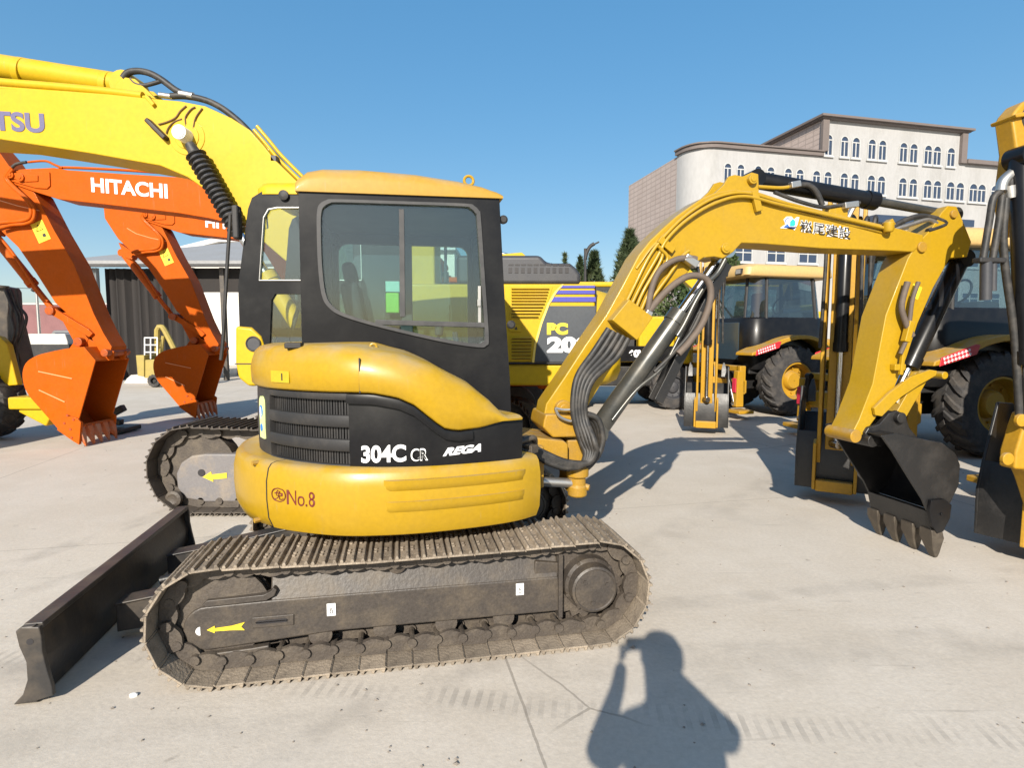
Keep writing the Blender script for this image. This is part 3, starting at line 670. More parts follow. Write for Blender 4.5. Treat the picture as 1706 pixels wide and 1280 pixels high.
    q = MB(); q.prism(scale(hole, .965, cc), yn+.012, yn+.017); q.build('window_pane', GLS, wf)
    (xm, zm0), (xm1, zm1) = px(669, 348, yn), px(671, 528, yn)
    q = MB(); q.bar((xm, yn+.012, zm0), (xm1, yn+.012, zm1), .03, .022, up=(0, 1, 0)); q.build('window_mullion', RUB, wf, bevel=.003)
    ra, rb_ = px(625, 537, yn), px(810, 542, yn)
    q = MB(); q.bar((ra[0], yn+.006, ra[1]), (rb_[0], yn+.006, rb_[1]), .03, .036, up=(0, 1, 0)); q.build('window_rail', RUB, wf, bevel=.004)
    xa, za = px(799, 505, yn); q = MB(); q.box(xa-.009, xa+.009, yn-.006, yn+.02, za-.12, za+.10); q.box(xa-.015, xa+.006, yn-.018, yn, za-.02, za+.02); q.build('window_latch', ZINC, wf, bevel=.003)
    x0, x1t, x1b = out[0][0], out[1][0], out[4][0]; zr = out[0][1]
    # rear wall, front wall, far wall with openings
    def side(name, poly, hl, fn, th=.04):
        q = MB(); q.ringy(poly, hl, 0, th); q.v = [tuple(fn(Vec(v))) for v in q.v]
        o = q.build(name, BLKP, cab_, bevel=.006, smooth=30)
        g = MB(); g.prism(hl, th*.4, th*.5); g.v = [tuple(fn(Vec(v))) for v in g.v]; g.build('window_pane', GLS, o)
        return o
    side('rear_wall', [(yn+.047, zc0), (yf-.047, zc0), (yf-.047, zr), (yn+.047, zr)], rrect(yn+.10, yf-.10, 1.72, zr-.10, .06), lambda v: Vec((x0+.02+v.y, v.x, v.z)))
    fx = lambda z: lerp([(zc0, x1b), (zr, x1t)], z)
    side('front_wall', [(yn+.047, zc0), (yf-.047, zc0), (yf-.047, zr), (yn+.047, zr)], rrect(yn+.09, yf-.09, 1.25, zr-.09, .06), lambda v: Vec((fx(v.z)-.05+v.y, v.x, v.z)))
    farh = rrect(-.42, .46, 1.62, zr-.26, .05)
    side('far_wall', [(x0, zc0), (x1b-.01, zc0), (x1t, zr), (x0, zr)], rrect(x0+.10, x1t-.07, 1.2, zr-.12, .07), lambda v: Vec((v.x, yf-.04+v.y, v.z)))
    # door post on the far side and headlining
    q = MB(); q.box(-.06, .03, yf-.09, yf-.045, 1.2, zr-.11); q.box(x0+.04, x1t-.05, yn+.05, yf-.05, zr-.05, zr-.01); q.build('far_post', INT, cab_, bevel=.01)
    # roof: crowned, lower at the front
    prof = [(x0-.02, .0, 0), (x0+.0, .075, .05), (x0+.05, .118, .1)]
    topz = [(u, v) for u, v in ((492, 317), (500, 300), (515, 287), (540, 282), (600, 283), (690, 291), (760, 303), (800, 313), (822, 322), (834, 330))]
    tz = [FA.xz(u, v, -.40) for u, v in topz]
    zbase = lambda x: lerp([(out[0][0], out[0][1]), (out[1][0], out[1][1])], x)
    secs = []
    ys = [(-.515, 0), (-.515, .45), (-.502, .72), (-.465, .9), (-.36, 1.0), (-.1, 1.03), (.2, 1.03), (.42, .97), (.50, .8), (.555, .5), (.575, .2), (.578, 0)]
    xs = []
    for a, b_ in zip(tz, tz[1:]): xs += [a[0]+(b_[0]-a[0])*k/3 for k in range(3)]
    xs.append(tz[-1][0])
    for x in xs:
        xx = max(out[0][0]-.015, min(out[1][0]+.02, x)); h = max(.004, lerp(tz, x)-zbase(xx))
        secs.append([(xx, y, zbase(xx)-.004+h*k) for y, k in ys])
    q = MB(); q.loft(secs); q.build('cab_roof', mat('cat_yellow_roof', (.36, .205, .022), .42, dirt=(.36, .23, .06), amt=.6, scale=2.5, coat=.04, spec=.3, fine=.05, dust=.6), cab_, smooth=50)
    q = MB(); x, z = px(781, 304, -.36); q.tube([(x+.028*math.cos(a), -.36, z+.01+.028*math.sin(a)) for a in [2*math.pi*k/16 for k in range(16)]], .009, 8, loop=True); q.build('lifting_eye', CATY, cab_)
    for u, v in ((837, 364), (850, 541)):
        x, z = px(u, v, yn); q = MB(); q.lathe([(.012, -.03), (.012, -.01), (.024, -.008), (.026, .012), (.016, .02), (.005, .02)], (x+.012, yn+.04, z), (0, -1, 0), n=18); q.build('mirror_mount', BLKM, cab_)
    for u, v in ((462, 327),): pass
    # interior
    q = MB(); q.box(x0+.06, x1b-.06, yn+.06, yf-.06, 1.08, 1.16); q.build('cab_floor', INT, cab_)
    q = MB(); q.obox((-.13, .03, 1.52), (.46, .46, .12)); q.obox((-.33, .03, 1.80), (.11, .46, .52), Matrix.Rotation(R(-10), 3, 'Y')); q.box(-.25, .05, -.12, .18, 1.16, 1.47)
    q.obox((-.375, .03, 2.12), (.08, .26, .14), Matrix.Rotation(R(-10), 3, 'Y')); q.build('seat', SEATM, cab_, bevel=.035, seg=3)
    q = MB(); xg, zg = px(654, 500, -.10); q.obox((xg, -.10, zg-.02), (.085, .06, .13)); q.build('plastic_wrap', GREENP, cab_, bevel=.01)
    q = MB(); xg, zg = px(654, 480, -.06); q.obox((xg, -.03, zg+.01), (.09, .04, .07)); q.build('card', MINT, cab_, bevel=.004)
    q = MB(); q.box(.02, .28, -.40, -.28, 1.16, 1.50); q.box(-.28, .10, -.36, -.26, 1.16, 1.58); q.cyl((.12, -.32, 1.5), (.17, -.32, 1.72), .012); q.cyl((.17, -.32, 1.72), (.175, -.32, 1.80), .024, .03)
    q.box(.30, .48, -.30, .36, 1.16, 1.42); q.cyl((.36, .1, 1.3), (.30, .1, 1.75), .012); q.cyl((.36, -.05, 1.3), (.30, -.05, 1.75), .012); q.build('control_console', INT, cab_, bevel=.02)
    q = MB(); q.box(x0+.065, x0+.10, -.2, .3, 1.60, 1.72); q.build('parcel_shelf', INT, cab_, bevel=.01)
    # ---- front mounting, swing bracket
    q = MB(); q.prism(FA.poly([(850, 727), (866, 724), (935, 732), (943, 738), (943, 765), (905, 772), (868, 770)], -.16), -.22, .22)
    q.box(.55, .85, -.3, .3, .72, 1.0); q.build('swing_mount', CATD, T, bevel=.014)
    q = MB()
    q.prism(FA.poly([(905, 700), (908, 690), (925, 690), (965, 695), (966, 728), (920, 729), (903, 712)], -.17), -.19, .19)
    xk, zk = px(952, 750, 0); q.cyl((xk, 0, .70), (xk, 0, 1.02), .085, n=28)
    q.prism(FA.poly([(945, 733), (962, 733), (972, 760), (965, 780), (945, 772)], -.13), -.14, .14)
    q.build('swing_bracket', CATD, T, bevel=.014)
    q = MB(); xs_, zs_ = px(962, 805, -.24); q.lathe([(.055, -.10), (.065, -.09), (.065, -.03), (.055, -.02), (.055, .03), (.075, .04), (.075, .10), (.05, .11)], (xs_, -.24, zs_+.01), (0, 0, 1), n=28)
    q.bar((xs_, -.24, zs_), (xs_-.02, -.06, zs_+.03), .12, .14); q.cyl((xs_+.03, -.24, zs_-.02), (xs_+.075, -.27, zs_-.03), .022); q.build('swing_pivot', CATD, T, bevel=.006)
    cylinder_ram(T, (.42, -.26, .80), (xs_-.03, -.24, zs_), .60, .05, .032, CYLM, ZINC, name='swing_cylinder', eye=False)
    # dusty fittings behind the cover
    q = MB()
    for k in range(9): q.obox((.66+.02*(k % 3)+random.uniform(-.02, .02), -.62+.09*(k//3), 1.03+.05*random.random()), (.07, .06, .05), Matrix.Rotation(random.random(), 3, 'Z'))
    q.tube([(.60, -.66, 1.10), (.70, -.62, 1.12), (.74, -.5, 1.05)], .018, 8, 5); q.build('hose_couplings', FRAMEM, T, bevel=.008)
    # ---- boom
    yb = -.125
    bp = FA.poly([(904, 703), (910, 673), (942, 626), (975, 575), (1011, 523), (1040, 470), (1064, 425), (1083, 401), (1105, 380), (1127, 360), (1149, 344), (1170, 330), (1193, 320), (1225, 315), (1263, 319), (1300, 331), (1330, 341), (1400, 357), (1480, 376), (1539, 391), (1538, 405), (1522, 420), (1483, 418), (1369, 414), (1266, 406), (1236, 405), (1222, 420), (1205, 431), (1190, 428), (1172, 430), (1158, 440), (1143, 458), (1110, 495), (1077, 530), (1051, 566), (1012, 624), (985, 668), (968, 700), (962, 718), (921, 726)], yb)
    b = MB(); b.prism(bp, yb, -yb); bm_ = b.build('boom', CATY, T, bevel=.01, smooth=50)
    # raised edge flange along the outer curve
    up = [FA.pt(u, v, yb) for u, v in ((1060, 448), (1083, 415), (1108, 390), (1135, 366), (1165, 346), (1195, 334), (1230, 329), (1263, 332), (1330, 353), (1400, 370), (1478, 390))]
    q = MB(); q.tube(up, .011, 6, 4); q.build('weld_flange', CATY, bm_, smooth=60)
    # clamp box round the hoses
    cb = FA.poly([(1011, 534), (1039, 500), (1078, 529), (1052, 567)], yb)
    q = MB(); q.prism(cb, yb-.10, yb+.02); q.build('hose_clamp_box', CATY, bm_, bevel=.006)
    # steel pipes fanning from the clamp box up the boom
    starts = [(1042, 507), (1050, 512), (1058, 517), (1066, 522), (1072, 527)]
    paths = [[(1060, 470), (1083, 425), (1110, 390), (1145, 357), (1190, 330), (1240, 321), (1300, 336), (1370, 354)],
             [(1068, 475), (1095, 428), (1112, 398), (1145, 366), (1190, 339), (1240, 327), (1300, 341), (1400, 363), (1482, 382)],
             [(1072, 485), (1098, 440), (1104, 420), (1097, 410)], [(1080, 490), (1104, 448), (1112, 428), (1100, 415)], [(1085, 500), (1112, 462), (1136, 428), (1148, 418)]]
    for k, (s0, pth) in enumerate(zip(starts, paths)):
        off = yb-.03-.012*(k % 2)
        q = MB(); q.tube([FA.pt(*s0, off)]+[FA.pt(u, v, off+(.012 if k < 2 else 0)) for u, v in pth], .0125, 8, 5); q.build('steel_pipe', CATY, bm_, smooth=60)
    for u0, v0, u1, v1 in ((1098, 398, 1122, 418), (1256, 318, 1264, 352)):
        q = MB(); a, c_ = FA.pt(u0, v0, yb-.02), FA.pt(u1, v1, yb-.02); q.bar(a, c_, .05, .03, up=(0, 1, 0)); q.build('pipe_clip', CATY, bm_, bevel=.004)
    q = MB(); x, z = px(1473, 377, yb); q.lathe([(.03, 0), (.038, .02), (.038, .07), (.03, .07)], (x, yb-.04, z-.05), (0, 0, 1), n=16); q.bar((x, yb-.02, z), (x+.04, yb-.02, z+.03), .06, .05); q.build('work_light_bracket', CATY, bm_, bevel=.004)
    # lugs: stick cylinder on top, boom cylinder below
    lug = FA.poly([(1190, 322), (1205, 308), (1214, 294), (1224, 291), (1237, 294), (1252, 287), (1263, 290), (1264, 319), (1240, 320)], yb+.02)
    for y0 in (yb+.015, -yb-.045):
        q = MB(); q.prism(lug, y0, y0+.03); q.build('cylinder_lug', CATY, bm_, bevel=.005)
    for u, v, r_ in ((1253, 299, .034), (1208, 414, .036)):
        x, z = px(u, v, yb); q = MB(); q.cyl((x, yb-.02, z), (x, -yb+.02, z), r_, n=24); q.cyl((x, yb-.026, z), (x, yb-.02, z), r_*.6, n=20); q.build('pivot_pin', CATY, bm_, bevel=.005)
    x, z = px(937, 681, yb); q = MB(); q.cyl((x, yb-.05, z), (x, -yb+.05, z), .06, n=28); q.cyl((x, yb-.06, z), (x, yb-.05, z), .035, n=20); q.build('pivot_pin', CATD, bm_, bevel=.006)
    # hose retaining strap with dirty plate
    q = MB(); q.tube([FA.pt(u, v, yb-.11) for u, v in ((925, 680), (940, 683), (968, 681), (972, 674))], .009, 8, 4); q.tube([FA.pt(u, v, yb-.11) for u, v in ((925, 680), (932, 694), (950, 702), (966, 700))], .01, 8, 4); q.build('hose_strap', ZINC, bm_)
    # lettering and emblem
    def dec(poly, m, name, lift=0., th=.003): q = MB(); q.prism(FA.poly(poly, yb), yb-.002-lift-th, yb-.0005-lift); return q.build(name, m, bm_)
    a = FA.pt(1330, 397, yb); e = FA.pt(1417, 403, yb)
    # halo board behind each sign
    SIGN = '崧尾建設'
    p0 = FA.pt(1332.5, 386, yb-.001); ex = (FA.pt(1416, 399.5, yb)-FA.pt(1332.5, 386.5, yb)); wd = ex.length; ex.normalize(); ez = Vec((-.06, 0, 1)).normalized()
    exv = ex
    text('sign_halo', SIGN, WHT2, bm_, wd*1.02, .093, onface(p0-exv*.004-Vec((0, 0, .004)), ex, ez, (0, -1, 0)), bold=.042, ext=.0015)
    text('lettering', SIGN, BLKD, bm_, wd, .085, lambda x, y, z: onface(p0, ex, ez, (0, -1, 0))(x, y, z+.003), bold=.0, ext=.002)
    dec([(1299, 380), (1308, 374), (1305, 366), (1310, 361), (1318, 361), (1322, 366), (1327, 362), (1331, 362), (1328, 374), (1323, 384), (1318, 379), (1310, 381)], WHT2, 'emblem')
    dec([(1304, 379), (1311, 373), (1314, 378), (1319, 378), (1322, 382), (1326, 378), (1322, 380), (1316, 380)], mat('emblem_blue', (.04, .12, .45), .5), 'emblem', .003)
    dec([(1315, 377), (1315.5, 369), (1320, 365), (1323.5, 368), (1324, 374), (1322, 377)], mat('emblem_green', (.02, .52, .36), .5), 'emblem', .003)
    dec([(1307, 371), (1306, 366), (1311, 362.5), (1316, 363), (1310, 365.5), (1309, 370)], mat('emblem_grey_blue', (.22, .25, .4), .5), 'emblem', .003)
    dec([(1326, 375), (1328, 367), (1329.5, 363), (1328, 371), (1325, 380)], mat('emblem_grey_blue', (.22, .25, .4), .5), 'emblem', .003)
    # ---- boom cylinder with its loose guard
    cylinder_ram(T, pp(992, 722, 0), pp(1207, 418, 0), .66, .072, .036, CYLM, CHROME, name='boom_cylinder')
    q = MB(); a, c_ = pp(1092, 668, -.04), pp(1206, 440, -.02); d = (c_-a).normalized()
    for yy in (-.05, .05): q.bar(a+Vec((0, yy, 0)), c_+Vec((0, yy, 0)), .012, .10, up=(0, 1, 0)) if False else q.bar(a+Vec((0, yy, 0)), c_+Vec((0, yy, 0)), .012, .075)
    q.bar(a+Vec((0, 0, 0)), c_, .11, .012); q.build('cylinder_guard', BLKS, T, bevel=.004)
    for pts, r_, m in (([(1208, 432), (1195, 455), (1178, 472), (1160, 500), (1140, 540), (1128, 560)], .02, CYLM), ([(1140, 545), (1105, 610), (1060, 650), (1020, 700)], .013, CYLM), ([(1168, 520), (1150, 555), (1120, 590), (1090, 620)], .016, HOSE)):
        q = MB(); q.tube([FA.pt(u, v, -.10) for u, v in pts], r_, 8, 6); q.build('steel_pipe' if m is not HOSE else 'hose', m, T, smooth=60)
    # hoses
    for k in range(5):
        o_ = -.24+.022*k; du = 9*k
        pts = [(1014+du*.9, 548+du*.45), (990+du*1.0, 585+du*.35), (963+du*.7, 625+du*.2), (955+du*.55, 665+du*.1), (957+du*.55, 700), (968+du*.6, 735), (976+du*.45, 755-du*.05), (968+du*.3, 776-du*.12), (940+du*.1, 779-du*.25), (912, 770-du*.35), (886, 755-du*.3)]
        offs = [yb-.05, yb-.06, yb-.10, yb-.12, yb-.13, yb-.14-.02*k, -.30-.01*k, -.34, -.36, -.36, -.36]
        q = MB(); q.tube([FA.pt(u, v, of) for (u, v), of in zip(pts, offs)], .021, 10, 6); q.build('hose', HOSE, T, smooth=60)
    for k in range(3):
        pts = [(962+8*k, 690), (985+6*k, 700), (998+3*k, 735), (992, 765), (965, 782+2*k), (930, 778-3*k), (892, 762-6*k)]
        q = MB(); q.tube([FA.pt(u, v, -.20-.03*k) for u, v in pts], .02, 10, 6); q.build('hose', HOSE, T, smooth=60)
    for pts, r_ in (([(1079, 521), (1086, 480), (1100, 450), (1125, 433), (1148, 430), (1160, 432)], .021), ([(1074, 528), (1105, 490), (1140, 463), (1165, 460), (1180, 470), (1184, 495), (1172, 535), (1150, 568), (1130, 590)], .024)):
        q = MB(); q.tube([FA.pt(u, v, yb-.06) for u, v in pts], r_, 10, 6); q.build('hose', HOSEB, T, smooth=60)
    q = MB(); q.bar(FA.pt(1074, 534, yb-.06), FA.pt(1082, 518, yb-.06), .05, .05); q.build('hose_fitting', ZINC, T, bevel=.008)
    q = MB(); q.bar(FA.pt(1140, 428, yb-.05), FA.pt(1160, 442, yb-.05), .06, .055); q.build('hose_fitting', ZINC, T, bevel=.008)
    # ---- stick
    sp2 = FA.poly([(1514, 430), (1530, 405), (1553, 381), (1570, 354), (1581, 342), (1595, 343), (1606, 368), (1620, 403), (1613, 428), (1584, 430), (1556, 480), (1530, 540), (1511, 598), (1490, 650), (1463, 693), (1442, 722), (1428, 733), (1420, 724), (1432, 700), (1455, 640), (1477, 525)], yb)
    b = MB(); b.prism(sp2, yb+.005, -yb-.005); st = b.build('stick', CATY, T, bevel=.008, smooth=50)
    for u, v, r_ in ((1588, 357, .03), (1535, 412, .04), (1424, 727, .05)):
        x, z = px(u, v, yb); q = MB(); q.cyl((x, yb-.015, z), (x, -yb+.015, z), r_, n=24); q.build('pivot_pin', CATD, st, bevel=.005)
    x, z = px(1526, 486, yb); q = MB(); q.obox((x, yb+.003, z), (.085, .003, .10), Matrix.Rotation(R(20), 3, 'Y')); wl = q.build('warning_label', YLAB, st)
    q = MB(); q.prism([(x-.02, z+.0), (x+.02, z+.012), (x-.008, z+.036)], yb-.0005, yb+.002); q.build('label_mark', BLKD, wl)
    # stick cylinder and its hoses
    cylinder_ram(T, pp(1255, 299, 0), pp(1586, 358, 0), .60, .062, .033, BLKP, CYLM, name='stick_cylinder')
    for pts, r_, m in (([(1262, 311), (1300, 313), (1322, 310)], .014, CATY), ([(1322, 310), (1345, 308), (1360, 320), (1370, 342)], .02, HOSE), ([(1290, 320), (1330, 335), (1370, 345), (1400, 342), (1432, 338)], .014, HOSE), ([(1484, 380), (1510, 366), (1540, 360), (1575, 372), (1545, 385)], .02, HOSE), ([(1484, 384), (1515, 375), (1545, 366), (1560, 372)], .018, ZINC)):
        q = MB(); q.tube([FA.pt(u, v, yb+.02) for u, v in pts], r_, 9, 6); q.build('hose' if m is HOSE else 'steel_pipe', m, T, smooth=60)
    for a_, b_ in (((1316, 309), (1332, 306)), ((1405, 343), (1428, 340))):
        q = MB(); q.bar(FA.pt(*a_, yb), FA.pt(*b_, yb), .045, .045); q.build('hose_fitting', ZINC, T, bevel=.006)
    q = MB(); q.box(*[px(1385, 352, yb)[0], px(1417, 350, yb)[0]], yb+.02, yb+.10, px(1385, 352, yb)[1]-.04, px(1385, 352, yb)[1]+.06); q.build('valve_block', CATY, T, bevel=.008)
    # bucket cylinder, link, bucket
    cylinder_ram(T, pp(1600, 432, 0), pp(1490, 660, 0), .80, .068, .036, BLKP, CHROME, name='bucket_cylinder')
    for pts, r_ in (([(1512, 470), (1502, 510), (1510, 540), (1520, 560)], .022), ([(1530, 470), (1520, 500), (1516, 530), (1512, 560), (1500, 590)], .016)):
        q = MB(); q.tube([FA.pt(u, v, yb-.05) for u, v in pts], r_, 9, 6); q.build('hose', HOSEB, T, smooth=60)
    q = MB(); q.bar(FA.pt(1517, 535, yb-.05), FA.pt(1508, 570, yb-.05), .05, .05); q.bar(FA.pt(1506, 575, yb-.04), FA.pt(1500, 625, yb-.04), .03, .03); q.obox(FA.pt(1496, 612, yb-.02), (.10, .05, .05)); q.build('pipe_fitting', CATY, T, bevel=.008)
    lk = FA.poly([(1455, 680), (1457, 692), (1468, 694), (1500, 662), (1530, 642), (1558, 626), (1560, 618), (1548, 616), (1515, 628), (1480, 655)], yb-.02)
    lk2 = FA.poly([(1543, 620), (1556, 618), (1560, 628), (1530, 680), (1516, 705), (1504, 702), (1503, 690), (1520, 660)], yb-.02)
    for y0 in (yb-.03, -yb-.0):
        q = MB(); q.prism(lk, y0, y0+.03); q.build('bucket_link', CATY, T, bevel=.006)
    q = MB(); q.prism(lk2, -.09, .09); q.cyl((px(1550, 624, 0)[0], -.13, px(1550, 624, 0)[1]), (px(1550, 624, 0)[0], .13, px(1550, 624, 0)[1]), .03); q.build('bucket_link', CATY, T, bevel=.006)
    wb = .29
    nb = -wb
    fp = FA.poly([(1468, 726), (1492, 722), (1540, 733), (1570, 738), (1592, 755), (1600, 775), (1598, 808), (1583, 840), (1566, 855), (1545, 852), (1537, 833), (1510, 790), (1487, 752)], nb)
    zmin = 0
    bk = MB()
    # side plates
    bk.prism(fp, nb, nb+.02); bk.prism(fp, -nb-.02, -nb)
    # curved back and floor: shell along the outer profile
    outer = [fp[i] for i in (0, 1, 2, 3, 4, 5, 6, 7, 8)]
    cx_ = sum(p[0] for p in fp)/len(fp); cz_ = sum(p[1] for p in fp)/len(fp)
    inner = [(x+(cx_-x)*.07, z+(cz_-z)*.07) for x, z in outer]
    bk.prism(outer+inner[::-1], nb+.004, -nb-.004)
    # cutting lip
    l0, l1 = fp[8], fp[9]
    ex_ = FA.poly([(1556, 890)], nb)[0]
    bk.prism([fp[8], fp[9], (ex_[0]-.02, ex_[1]), (ex_[0]+.03, ex_[1])], nb+.002, -nb-.002)
    bo = bk.build('bucket', BLKS, T, bevel=.006, smooth=40)
    # ears
    er = FA.poly([(1438, 722), (1444, 712), (1462, 706), (1478, 688), (1492, 684), (1505, 690), (1512, 712), (1530, 734), (1492, 726), (1466, 744), (1446, 742)], -.13)
    for y0 in (-.15, .11):
        q = MB(); q.prism(er, y0, y0+.04); q.build('bucket_ear', BLKS, bo, bevel=.01)
    x, z = px(1492, 695, -.13); q = MB(); q.cyl((x, -.19, z), (x, .19, z), .042, n=24); x, z = px(1447, 733, -.13); q.cyl((x, -.18, z), (x, .18, z), .05, n=24); q.build('bucket_pin', BLKS, bo, bevel=.006)
    # side cutter on the near plate, teeth
    sc_ = FA.poly([(1546, 832), (1567, 830), (1580, 840), (1577, 862), (1566, 884), (1556, 888), (1547, 874), (1543, 850)], nb)
    q = MB(); q.prism(sc_, nb-.03, nb-.001); x, z = px(1562, 855, nb); q.cyl((x, nb-.04, z), (x, nb-.03, z), .012, n=8); q.build('side_cutter', BLKP, bo, bevel=.01)
    tx, tz_ = FA.poly([(1562, 928)], nb)[0]; tz_ = .004
    rx, rz_ = (ex_[0]+.005, ex_[1]+.035)
    for k in range(4):
        y = nb+.035+k*(2*wb-.07)/3
        secs = []
        for t_, wy, wx in ((0, .055, .05), (.3, .06, .055), (.55, .045, .045), (.85, .034, .026), (1, .026, .012)):
            X = rx+(tx-rx)*t_; Z = rz_+(tz_-rz_)*t_
            secs.append([(X-wx, y-wy, Z), (X+wx, y-wy, Z), (X+wx, y+wy, Z), (X-wx, y+wy, Z)])
        q = MB(); q.loft(secs); q.build('tooth', mat('worn_tooth_steel', (.09, .075, .06), .4, .5, dirt=(.2, .17, .13), amt=.7, scale=9, bump=.2), bo, bevel=.008, smooth=40)
    return T
MINI = make_mini()
# ================================================================ helpers shared by the machines behind
def excavator_body(T, M, paint, hood_len=1.5, tail=2.3, wd=2.4, zdeck=1.0, cabh=2.85, track=True, cabm=None, back=.95):
    """plain crawler body: forward is -x, near side -y; tracks, deck, cab with windows, hood, counterweight"""
    h = wd/2
    if track:
        for sg in (-1, 1):
            q = MB(M); r_ = .40; L_ = 1.35; yc = sg*(h-.12)
            q.prism([(L_+r_*math.sin(R(a)), .42+r_*math.cos(R(a))) for a in range(0, 181, 15)]+[(-L_-r_*math.sin(R(a)), .42-r_*math.cos(R(a))) for a in range(0, 181, 15)], yc-.26, yc+.26)
            t = q.build('track', SHOEK, T, bevel=.02)
            q = MB(M); q.prism([(-1.3, .25), (1.3, .25), (1.3, .60), (-1.3, .60)], yc-.285, yc+.285); q.build('track_frame', paint, t, bevel=.03)
    q = MB(M); q.box(-.8, .8, -.8, .8, .4, .85); q.cyl((0, 0, .8), (0, 0, zdeck+.02), .62); q.build('carbody', BLKS, T, bevel=.03)
    q = MB(M); q.box(-1.15, tail-.5, -h, h, zdeck, zdeck+.16); q.build('deck', paint, T, bevel=.02)
    q = MB(M); q.box(.35, tail-.55, -h+.02, h-.02, zdeck+.17, zdeck+back); q.build('engine_hood', paint, T, bevel=.06, seg=3)
    q = MB(M); pl = [(tail-.54, -h), (tail-.2, -h+.05), (tail-.03, -h*.6), (tail, 0), (tail-.03, h*.6), (tail-.2, h-.05), (tail-.54, h)]; q.plan(pl, zdeck-.05, zdeck+back-.03); q.build('counterweight', paint, T, bevel=.06, seg=3)
    cy0, cy1 = -h+.02, -h+1.0
    cx0, cx1 = -1.1, .30
    cabp = cabm or BLKM
    q = MB(M); q.box(cx0, cx1, cy0, cy1, cabh-.12, cabh); rf = q.build('cab_roof', paint, T, bevel=.05, seg=3)
    q = MB(M); sl = [(cx0-.02, zdeck+.17), (cx1, zdeck+.17), (cx1, cabh-.12), (cx0+.10, cabh-.12), (cx0-.02, zdeck+1.0)]
    hole = [(cx0+.08, zdeck+.85), (cx1-.08, zdeck+.85), (cx1-.08, cabh-.2), (cx0+.18, cabh-.2)]
    q.ringy(sl, hole, cy0, cy0+.05, n=40); q.ringy(sl, hole, cy1-.05, cy1, n=40)
    q.box(cx1-.05, cx1, cy0, cy1, zdeck+.17, zdeck+.95); q.box(cx0, cx0+.05, cy0, cy1, zdeck+.17, zdeck+.6)
    cb = q.build('cab', cabp, T, bevel=.01)
    for y in (cy0+.02, cy1-.03):
        q = MB(M); q.prism(hole, y, y+.01); q.build('window_pane', GLD, cb)
    q = MB(M); q.obox((cx0+.75, (cy0+cy1)/2, zdeck+.75), (.5, .5, .14)); q.obox((cx0+1.0, (cy0+cy1)/2, zdeck+1.15), (.12, .5, .7)); q.build('seat', SEATM, cb, bevel=.04)
